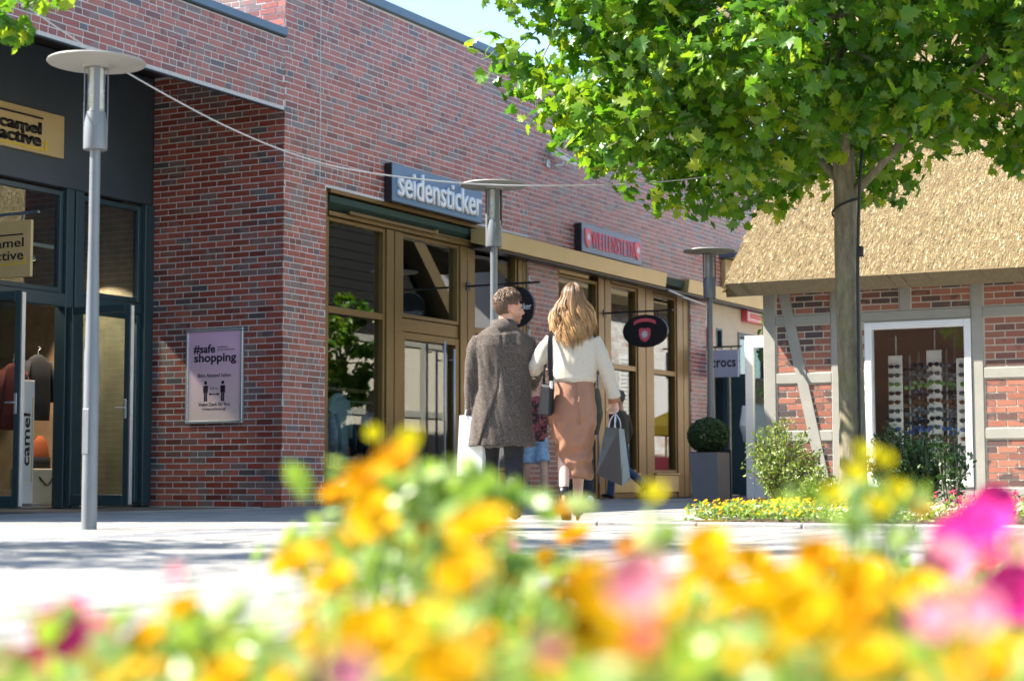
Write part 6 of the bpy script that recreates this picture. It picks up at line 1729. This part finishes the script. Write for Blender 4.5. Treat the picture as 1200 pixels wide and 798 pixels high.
def rail(label, x, y0, y1, z, xe=None):
    t = thing('clothes_rail', label, 'clothes rail', (x, (y0 + y1) / 2, .02))
    m = MB(); tube(m, [(x, y0, z), (x, y1, z)], .014, 8); obj('bar', m, M['steel'], t)
    for y in (y0 + .02, y1 - .02):
        m = MB(); tube(m, [(x, y, .05), (x, y, z - .015)], .014, 8); box(m, x - .22, x + .22, y - .02, y + .02, .015, .05); obj('upright', m, M['steel'], t)
    return t
cl = [mat('cloth_navy', (.05, .075, .14), .9), mat('cloth_blue', (.26, .40, .58), .9), mat('cloth_pale_blue', (.60, .70, .80), .9), mat('cloth_mid_blue', (.16, .26, .42), .9)]
cn = ['navy', 'mid blue', 'pale blue', 'steel blue']
rail('clothes rail with blue shirts inside the left shop window', -.62, 18.3, 19.0, 1.34)
for i, (y, k) in enumerate(((18.36, 0), (18.46, 0), (18.56, 3), (18.66, 1), (18.76, 3), (18.87, 2), (18.96, 1))):
    garment('shirt', '%s shirt, %s from the left on the rail in the left shop window' % (cn[k], ORD[i].replace('top', 'first')), -.62, y, 1.24, .42, .78, cl[k], 'X', 'shirts on the window rail', .04)
garment('shirt', 'pale blue shirt displayed facing out beside the rail in the left shop window', -.55, 19.22, 1.44, .44, .80, cl[2], 'Y', 'window shirts')
rail('clothes rail with dark garments behind the glass door', -1.3, 20.1, 21.3, 1.40)
for i in range(7): garment('shirt', '%s shirt, %s from the left on the rail behind the glass door' % (cn[(0, 3, 0, 1, 0, 3, 0)[i]], ORD[i].replace('top', 'first')), -1.3, 20.2 + i * .16, 1.30, .40, .82, cl[(0, 3, 0, 1, 0, 3, 0)[i]], 'X', 'garments behind the glass door', .05)
sh = thing('wall_shelf', 'wooden shelf seen high inside the left shop window', 'shelf', (-1.6, 19, 1.6)); obj('board', cbox(MB(), -1.8, -1.5, 18.3, 21.4, 1.55, 1.60), M['wood_int'], sh)
m = MB(); [box(m, -1.75, -1.7, y, y + .04, 1.3, 1.545) for y in (18.5, 19.8, 21.1)]; obj('bracket', m, M['steel'], sh)
tb = thing('display_table', 'low display table inside the left shop window', 'table', (-.75, 19.3, .02)); obj('tabletop', cbox(MB(), -1.0, -.45, 19.1, 19.55, .58, .62), M['white'], tb)
for x in (-.98, -.5):
    for y in (19.12, 19.5): obj('leg', box(MB(), x, x + .03, y, y + .03, .015, .579), M['white'], tb)
for i, (y, mm, nm) in enumerate(((19.18, 'letter_red', 'red'), (19.34, 'paper_white', 'white'), (19.48, 'letter_red', 'dark red'))):
    tag(obj('folded_cloth', cbox(MB(), -.9, -.55, y - .06, y + .06, .622, .70 + .03 * i, .02), M[mm]), '%s folded cloth %s on the low display table' % (nm, ('at the left', 'in the middle', 'at the right')[i]), 'clothing')
# dark shop: rail, jackets, banner, orange bag, chest, spotlights
ban = thing('banner', 'white standing banner with dark vertical lettering in the dark shop doorway', 'banner', (-2.6, 15.78, .02))
obj('panel', cbox(MB(), -2.62, -2.59, 15.58, 15.84, .05, 1.50, .004), M['paper_white'], ban); obj('foot', box(MB(), -2.75, -2.45, 15.68, 15.88, .012, .05), M['steel'], ban)
lt = text_mesh('camel', .62, .12, .001, .02); lt.transform(Matrix.Rotation(math.pi / 2, 4, 'Z')); obj('lettering', on_facade(lt, -2.588, 15.71, .80), M['black'], ban)
m = MB(); box(m, -2.589, -2.587, 15.80, 15.812, .3, 1.3); obj('line', m, M['yellow'], ban)
red_c = mat('cloth_dark_red', (.12, .015, .015), .9); blk_c = mat('cloth_black', (.015, .015, .017), .9); org_c = mat('cloth_orange', (.42, .09, .02), .8)
garment('jacket', 'dark red jacket hanging left in the dark shop doorway', -3.1, 14.75, 1.72, .50, .75, red_c, 'X', None, .09) if False else None
for nm, x, y, z, c_, lab in (('jacket', -3.0, 15.90, 1.72, red_c, 'dark red jacket hanging at the left of the dark shop doorway'), ('jacket', -3.0, 16.32, 1.85, blk_c, 'black jacket hanging in the middle of the dark shop doorway')):
    t = garment(nm, lab, x, y, z, .42, .80, c_, 'Y', 'x'); del t['group']
ch = thing('chest', 'pale wooden chest on the floor inside the dark shop doorway', 'chest', (-2.9, 16.2, .02))
obj('box', cbox(MB(), -3.1, -2.75, 15.98, 16.46, .02, .46, .01), M['cream'], ch); m = MB(); tube(m, spline([(-2.74, 16.10, .36), (-2.72, 16.22, .26), (-2.74, 16.34, .36)], 5), .01, 6); obj('handle', m, M['black'], ch)
bg = thing('orange_bag', 'orange and black bag standing on the pale chest', 'bag', (-2.95, 16.3, .47))
m = MB(); loft(m, [(-2.95, 16.30, .47, .10, .15), (-2.95, 16.30, .62, .11, .15), (-2.95, 16.31, .78, .08, .11), (-2.95, 16.32, .86, .03, .04)], 18); obj('pouch', m, org_c, bg, smooth=True)
m = MB(); loft(m, [(-2.93, 16.29, .468, .115, .16), (-2.93, 16.29, .60, .12, .155)], 18); obj('base', m, blk_c, bg, smooth=True)
M['spot'] = mat('spot_glow', (1, .8, .5), .5); M['spot'].node_tree.nodes['Principled BSDF'].inputs['Emission Color'].default_value = (1, .78, .42, 1); M['spot'].node_tree.nodes['Principled BSDF'].inputs['Emission Strength'].default_value = 4
tr = thing('light_track', 'white ceiling light track inside the dark shop', 'light', (-2.9, 15, 3.1)); obj('rail', box(MB(), -2.92, -2.88, 13.6, 16.9, 3.16, 3.20), M['white'], tr)
for y in (15.45, 16.0, 16.62):
    m = MB(); tube(m, [(-2.9, y, 3.155), (-2.9, y, 3.10)], .012, 8); tube(m, [(-2.9, y - .03, 3.12), (-2.86, y + .03, 2.96)], [.04, .055], 14, cap=False); h_ = obj('spotlight', m, M['white'], tr, smooth=True)
    ld = bpy.data.lights.new('spot', 'SPOT'); ld.energy = 26; ld.spot_size = R(100); ld.color = (1, .86, .66); ld.shadow_soft_size = .04
    lo = bpy.data.objects.new('spot_beam', ld); COL.objects.link(lo); lo.location = (-2.85, y + .035, 2.93); lo.rotation_euler = Vector((-.25, -.3, 1)).to_track_quat('Z', 'Y').to_euler()
    m = MB(); tube(m, [(-2.862, y + .027, 2.968), (-2.861, y + .0285, 2.964)], .05, 14); obj('bulb', m, M['spot'], h_)
print('objects', len(bpy.data.objects), 'tris', sum(len(p.vertices) - 2 for o in bpy.data.objects if o.type == 'MESH' for p in o.data.polygons) if 0 else '')
